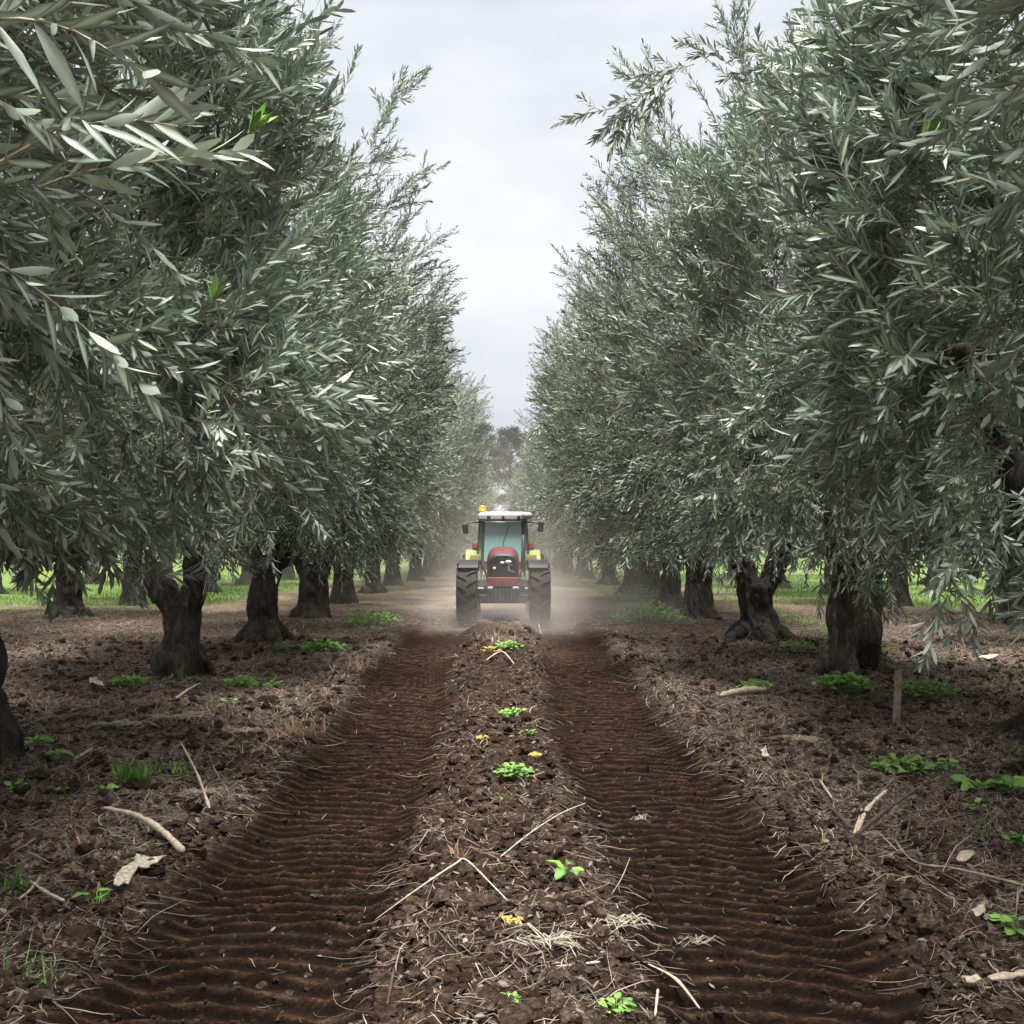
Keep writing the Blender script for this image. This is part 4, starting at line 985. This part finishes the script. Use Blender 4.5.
def stick(pts, rad, label, cat='stick', name='stick', mat=M_PALE, sides=8, knots=0, group=None, flat=1.):
    """pts: (px, py, height above ground) ; a bent, slightly knobbly stick"""
    P = [at(p[0], p[1])+Vector((0,0,p[2])) for p in pts]; Q = []; rr = []
    rad = rad if hasattr(rad, '__len__') else [rad]*len(P)
    for i in range(len(P)-1):
        p0 = P[max(i-1,0)]; p1 = P[i]; p2 = P[i+1]; p3 = P[min(i+2,len(P)-1)]
        for t in np.linspace(0, .875, 8):
            Q.append(.5*((2*p1)+(p2-p0)*t+(2*p0-5*p1+4*p2-p3)*t*t+(3*p1-p0-3*p2+p3)*t**3)); rr.append((rad[i]*(1-t)+rad[i+1]*t))
    Q.append(P[-1]); rr.append(rad[-1])
    c = Q[0].copy(); r = np.random.default_rng(int(pts[0][0]*5+pts[0][1]))
    rr = [q*(1+.16*r.normal()) if 0 < i < len(rr)-1 else q*.6 for i, q in enumerate(rr)]
    m = MB(); m.tube([q-c for q in Q], rr, sides)
    if flat != 1.:
        k = sides; nv = []
        for i, v in enumerate(m.v):
            q = Q[min(i//k, len(Q)-1)]-c; nv.append((v[0], v[1], q.z+(v[2]-q.z)*flat))
        m.v = nv
    o = m.build(name, mat, None, smooth=True); o.location = c
    return tag(o, label, cat, group)
stick([(104,818,.03),(135,828,.05),(160,843,.05),(183,862,.02)], [.012,.019,.021,.019], 'thick curved pale bare branch lying on the left verge', 'branch', 'branch')
stick([(180,757,.10),(197,787,.09),(210,816,.0)], [.007,.010,.012], 'slanting tan stick sticking up beside the left track', mat=M_TAN if False else M_PALE)
stick([(375,930,.01),(420,905,.05),(455,888,.09),(466,888,.09),(490,900,.05),(508,910,.01)], [.003,.006,.0065,.006,.0045,.003], 'long bent bleached reed lying across the centre ridge', 'reed', 'reed', M_WHITE, flat=.5)
stick([(500,864,.01),(530,848,.05),(560,828,.06),(586,812,.04)], [.003,.004,.004,.003], 'thin curved pale stem on the ridge above the seedling', 'stem', 'stem', M_WHITE, 6)
stick([(20,912,.02),(32,898,.03),(40,886,.03)], [.007,.008,.006], 'left arm of the white forked twig near the left edge', 'twig', 'twig', M_WHITE)
stick([(30,893,.03),(48,905,.03),(64,914,.02)], [.007,.009,.008], 'right arm of the white forked twig near the left edge', 'twig', 'twig', M_WHITE)
stick([(720,700,.03),(745,696,.05),(766,695,.02)], [.03,.05,.04], 'short pale log on the right verge below the weeds', 'log', 'log', M_PALE, 10)
stick([(990,990,.02),(1040,988,.02)], [.026,.026], 'grey plank end lying in the bottom right corner', 'plank', 'plank', M_PALE, 6, flat=.5)
stick([(985,996,.01),(1040,998,.01)], [.004,.004], 'thin stem under the plank in the bottom right corner', 'stem', 'stem', M_PALE, 6)
stick([(828,812,.02),(843,828,.03),(852,842,.01)], [.016,.018,.012], 'dark splinter left of the heap of broken wood on the right', 'wood splinter', 'wood_splinter', M_DARKW)
stick([(856,838,.0),(868,822,.06),(887,806,.10)], [.014,.016,.008], 'tan splinter rising in the middle of the broken wood on the right', 'wood splinter', 'wood_splinter', M_PALE)
stick([(855,842,.0),(885,828,.07),(918,808,.12)], [.012,.015,.008], 'long dark splinter rising to the right in the broken wood', 'wood splinter', 'wood_splinter', M_DARKW)
stick([(905,848,.0),(912,826,.06)], [.010,.006], 'short dark upright splinter at the right of the broken wood', 'wood splinter', 'wood_splinter', M_DARKW)
stick([(854,840,.0),(862,820,.05)], [.010,.005], 'short pale upright splinter in the broken wood on the right', 'wood splinter', 'wood_splinter', M_PALE)
stick([(820,786,.02),(832,806,.03)], [.012,.008], 'tan chip of wood above the dark splinter by the right track', 'wood splinter', 'wood_splinter', M_PALE)
stick([(892,845,.02),(915,870,.02),(960,880,.02),(1035,898,.02)], [.003,.006,.007,.008], 'long thin dark root running to the right edge', 'root', 'root', M_WOOD)
stick([(880,844,.03),(898,862,.02)], [.004,.003], 'short pale stem above the long thin root', 'stem', 'stem', M_PALE, 6)
stick([(648,978,.02),(676,994,.04),(700,1016,.02)], [.005,.010,.004], 'broad dry reed blade near the bottom edge right of centre', 'reed', 'reed', M_PALE, flat=.3)
stick([(655,1028,.02),(658,1004,.04)], [.0045,.006], 'short white reed blade pointing down at the bottom edge', 'reed', 'reed', M_WHITE, flat=.3)
stick([(553,983,.01),(600,974,.03)], [.005,.006], 'straight tan stem low on the ridge', 'stem', 'stem', M_PALE, 6)
stick([(385,1024,.01),(394,985,.03)], [.007,.005], 'dark stick near the bottom edge left of centre', mat=M_DARKW)
stick([(612,900,.01),(622,885,.02),(630,866,.02)], [.003,.003,.003], 'thin reddish stem right of the seedling', 'stem', 'stem', M_WOOD, 6)
stick([(486,666,.05),(498,660,.08),(505,661,.08),(514,670,.05)], [.008,.013,.012,.007], 'bent white reed on the far part of the ridge', 'reed', 'reed', M_WHITE, flat=.5)
stick([(176,703,.02),(188,696,.03),(200,690,.03)], [.012,.015,.012], 'white stick on bare soil below the Y forked trunk', mat=M_WHITE)
stick([(536,615,.6-.6),(541,635,.0)], [.012,.012], 'thin pale stem standing in the dust right of the straw heap', 'stem', 'stem', M_PALE, 6)
stick([(75,768,.01),(92,756,.03)], [.010,.012], 'white twig beside the round leaved weed on the left', 'twig', 'twig', M_WHITE)
# split straw bundles: one thing each, strands as one mesh
def bundle(px, py, n, L, label, ang, mat=M_WHITE):
    r = np.random.default_rng(int(px+py)); c = at(px, py); m = MB()
    for k in range(int(n*2.2)):
        a = ang+r.normal(0,.5)+(math.pi if k % 3 == 0 else 0); l = L*r.uniform(.3,1); q = r.normal(0,.5); ox, oy = r.normal(0, L*.18), r.normal(0, L*.12)
        m.tube([(ox,oy,.012),(ox+math.cos(a)*l*.5,oy+math.sin(a)*l*.5,.025+r.uniform(0,.02)),(ox+math.cos(a+q)*l,oy+math.sin(a+q)*l,.01)], [.0032*L/.2,.003*L/.2,.0008], 4)
    o = m.build('straw_bundle', mat, None); o.location = c; return tag(o, label, 'straw bundle')
bundle(545,958,12,.22,'split bundle of white straw on the ridge near the bottom',-.2)
bundle(620,932,10,.2,'frayed white straw bundle right of the split one',.1)
bundle(120,727,12,.5,'row of bleached straw on the soil below the Y forked trunk',.05)
bundle(180,724,14,.45,'bleached straw heap right of the row on the left verge',.1)
bundle(640,825,6,.12,'small frayed straw at the edge of the right track',1.2)
bundle(700,948,5,.12,'little pale straw in the right track',.2)
bundle(205,800,10,.2,'pale roots frayed around the slanting stick by the left track',.9,M_PALE)
bundle(240,735,12,.35,'pale frayed straw left of the largest tan tuft',.2,M_PALE)
bundle(800,745,10,.35,'pale frayed straw at the lip of the right track',-.5,M_PALE)
def scrap(pts, z, label, mat, cat, name, th=.006):
    """flat irregular scrap of bark with thickness; pts are pixels on the ground"""
    q = []; rj = np.random.default_rng(len(label)+3)
    for (a, b), (c2, d2) in zip(pts, pts[1:]+pts[:1]):
        l = math.hypot(c2-a, d2-b)
        for t in (0, .3, .65): q.append((a+(c2-a)*t+rj.normal(0, .09)*l, b+(d2-b)*t+rj.normal(0, .05)*l))
    P = [at(x, y) for x, y in q]; c = sum(P, Vector())/len(P); zz = max(p.z for p in P)
    m = MB(); r = np.random.default_rng(len(label))
    top = [(p.x-c.x, p.y-c.y, (p.z-c.z)*.6+z+r.uniform(0,.012)) for p in P]; bot = [(a, b, q-th) for a, b, q in top]
    n = len(P); m.add(top+bot+[(0,0,z+.014),(0,0,z+.014-th)], [[i, (i+1) % n, 2*n] for i in range(n)]+[[n+(i+1) % n, n+i, 2*n+1] for i in range(n)]+[[i, n+i, n+(i+1) % n, (i+1) % n] for i in range(n)])
    o = m.build(name, mat, None); o.location = c; return tag(o, label, cat)
scrap([(113,898),(117,886),(135,876),(160,872),(168,874),(150,882),(138,888),(130,898)], .04, 'pale grey sheet of bark below the curved branch', M_WHITE, 'bark', 'bark')
scrap([(88,694),(90,685),(97,684),(103,693)], .06, 'pale stone like scrap lying left of the Y forked trunk', M_WHITE, 'bark', 'bark')
scrap([(977,663),(985,659),(998,659),(993,664)], .05, 'white bark scrap on soil under the low twigs on the right', M_WHITE, 'bark', 'bark')
scrap([(760,757),(766,755),(768,765),(762,764)], .04, 'small white chip on the lip of the right track', M_WHITE, 'bark', 'bark')
scrap([(956,868),(966,861),(976,867),(965,872)], .03, 'grey leaf shaped chip on the right verge', M_PALE, 'bark', 'bark')
scrap([(960,993),(975,990),(983,996),(966,999)], .03, 'brown grey chip left of the plank in the bottom right corner', M_PALE, 'bark', 'bark')
scrap([(972,925),(984,917),(985,926),(976,930)], .03, 'pale grey chip on the right verge above the bottom corner', M_PALE, 'bark', 'bark')
# wooden stake
c = at(897,727); m = MB(); m.box((0,0,.22), (.07,.05,.70), Matrix.Rotation(.04,3,'Y'), taper=.9)
o = m.build('wooden_stake', M_WOOD, None, bevel=.006); o.location = c; tag(o, 'weathered wooden stake standing upright in front of the hollow mossy trunk', 'stake')

# ------------------------------------------------------------------ air
def volume_box(name, lo, hi, mat, label, cat):
    m = MB(); c = [(a+b)/2 for a, b in zip(lo, hi)]; m.box((0,0,0), [b-a for a, b in zip(lo, hi)])
    o = m.build(name, mat); o.location = c; tag(o, label, cat, kind='stuff'); return o
mh = bpy.data.materials.new('haze_air'); mh.use_nodes = True; nt = mh.node_tree; nt.nodes.clear()
out = N(nt, 'ShaderNodeOutputMaterial'); pv = N(nt, 'ShaderNodeVolumePrincipled'); pv.inputs['Color'].default_value = (.92,.94,.97,1); pv.inputs['Density'].default_value = .0002
nt.links.new(pv.outputs[0], out.inputs['Volume'])
volume_box('haze', (-460,-70,-4), (460,440,19), mh, None, None)
md = bpy.data.materials.new('dust_air'); md.use_nodes = True; nt = md.node_tree; nt.nodes.clear()
out = N(nt, 'ShaderNodeOutputMaterial'); pv = N(nt, 'ShaderNodeVolumePrincipled'); pv.inputs['Color'].default_value = (.90,.84,.79,1)
tc = N(nt, 'ShaderNodeNewGeometry'); no = N(nt, 'ShaderNodeTexNoise', i_Scale=.7, i_Detail=4.0, i_Roughness=.6); nt.links.new(tc.outputs['Position'], no.inputs['Vector'])
sp = N(nt, 'ShaderNodeSeparateXYZ'); nt.links.new(tc.outputs['Position'], sp.inputs[0])
def M2(op, a, b=None, c=None):
    n = N(nt, 'ShaderNodeMath', operation=op)
    for i, v in enumerate((a, b, c)):
        if v is None: continue
        if isinstance(v, (int, float)): n.inputs[i].default_value = v
        else: nt.links.new(v, n.inputs[i])
    return n.outputs[0]
X, Yv, Z = sp.outputs
gauss = lambda v, c, w: M2('EXPONENT', M2('MULTIPLY', M2('POWER', M2('DIVIDE', M2('ABSOLUTE', M2('SUBTRACT', v, c)), w), 2.0), -1.0))
ex = gauss(X, .9, 2.6); ey = gauss(Yv, 26.3, 3.6)
ez = M2('EXPONENT', M2('MULTIPLY', M2('MAXIMUM', Z, 0.), -1.25))
mr = N(nt, 'ShaderNodeMapRange', interpolation_type='SMOOTHSTEP', i_1=21., i_2=38., i_3=0., i_4=1.); nt.links.new(Yv, mr.inputs[0])
DRIFT = M2('MULTIPLY', M2('MULTIPLY', mr.outputs[0], M2('EXPONENT', M2('MULTIPLY', M2('MAXIMUM', Z, 0.), -.16))), .006)
nn = M2('MAXIMUM', M2('MULTIPLY_ADD', no.outputs['Fac'], 6.0, -2.3), 0.)
den0 = M2('MULTIPLY', M2('MULTIPLY', M2('MULTIPLY', ex, ey), M2('MULTIPLY', ez, nn)), .55)
# thin dust left hanging over the lane the tractor has already driven: object y -42..42 is world y 17..101
den = M2('ADD', den0, DRIFT)
nt.links.new(den, pv.inputs['Density']); nt.links.new(pv.outputs[0], out.inputs['Volume'])
volume_box('dust_cloud', (-16,15.5,-.4), (16,112,11), md, 'brown dust rising around the tractor wheels and drifting down the lane behind', 'dust')

# ------------------------------------------------------------------ sky, sun, camera
w = bpy.data.worlds.new('World'); sc.world = w; w.use_nodes = True; nt = w.node_tree
bg = nt.nodes['Background']; sky = N(nt, 'ShaderNodeTexSky', sky_type='NISHITA', sun_disc=False)
SE, SR = R(77), R(165)
sky.sun_elevation = SE; sky.sun_rotation = SR; sky.air_density = 1.5; sky.dust_density = 2
tc = N(nt, 'ShaderNodeTexCoord'); mp = N(nt, 'ShaderNodeMapping'); mp.inputs['Scale'].default_value = (1,1,2.6); nt.links.new(tc.outputs['Generated'], mp.inputs[0])
no = N(nt, 'ShaderNodeTexNoise', i_Scale=2.4, i_Detail=6.0, i_Roughness=.5); nt.links.new(mp.outputs[0], no.inputs['Vector'])
cl = ramp(nt, no.outputs['Fac'], [(.38, (.245,.255,.285)), (.62, (.35,.357,.372))])
ten = mixc(nt, 1.0, cl.outputs[0], (10., 10., 10.), 'MULTIPLY')
mx = mixc(nt, .975, sky.outputs[0], ten); nt.links.new(mx, bg.inputs[0]); bg.inputs[1].default_value = .1
sl = bpy.data.lights.new('sun', 'SUN'); sl.energy = 3.6; sl.angle = R(28); sl.color = (1,.97,.93)
so = link(bpy.data.objects.new('sun', sl))
dirv = Vector((math.sin(SR)*math.cos(SE), math.cos(SR)*math.cos(SE), math.sin(SE)))
so.rotation_euler = dirv.to_track_quat('Z', 'Y').to_euler()
cam = bpy.data.cameras.new('camera'); co = link(bpy.data.objects.new('camera', cam)); sc.camera = co
co.location = (0, 0, CAMZ); co.rotation_euler = (R(90), 0, 0)
cam.sensor_width = 36; cam.lens = 36*1000/1024; cam.shift_y = 33/1024; cam.shift_x = 12/1024; cam.clip_start = .05; cam.clip_end = 2000
sc.view_settings.view_transform = 'Standard'; sc.view_settings.look = 'None'; sc.view_settings.gamma = 1
sc.view_settings.exposure = 1.48; sc.view_settings.use_curve_mapping = False
sc.render.engine = 'CYCLES'
c = sc.cycles; c.max_bounces = 6; c.diffuse_bounces = 3; c.glossy_bounces = 2; c.transmission_bounces = 4; c.transparent_max_bounces = 8; c.volume_bounces = 1
c.volume_step_rate = 2.0; c.volume_max_steps = 96; c.use_denoising = True; c.caustics_reflective = False; c.caustics_refractive = False
c.use_adaptive_sampling = True; c.adaptive_threshold = .02
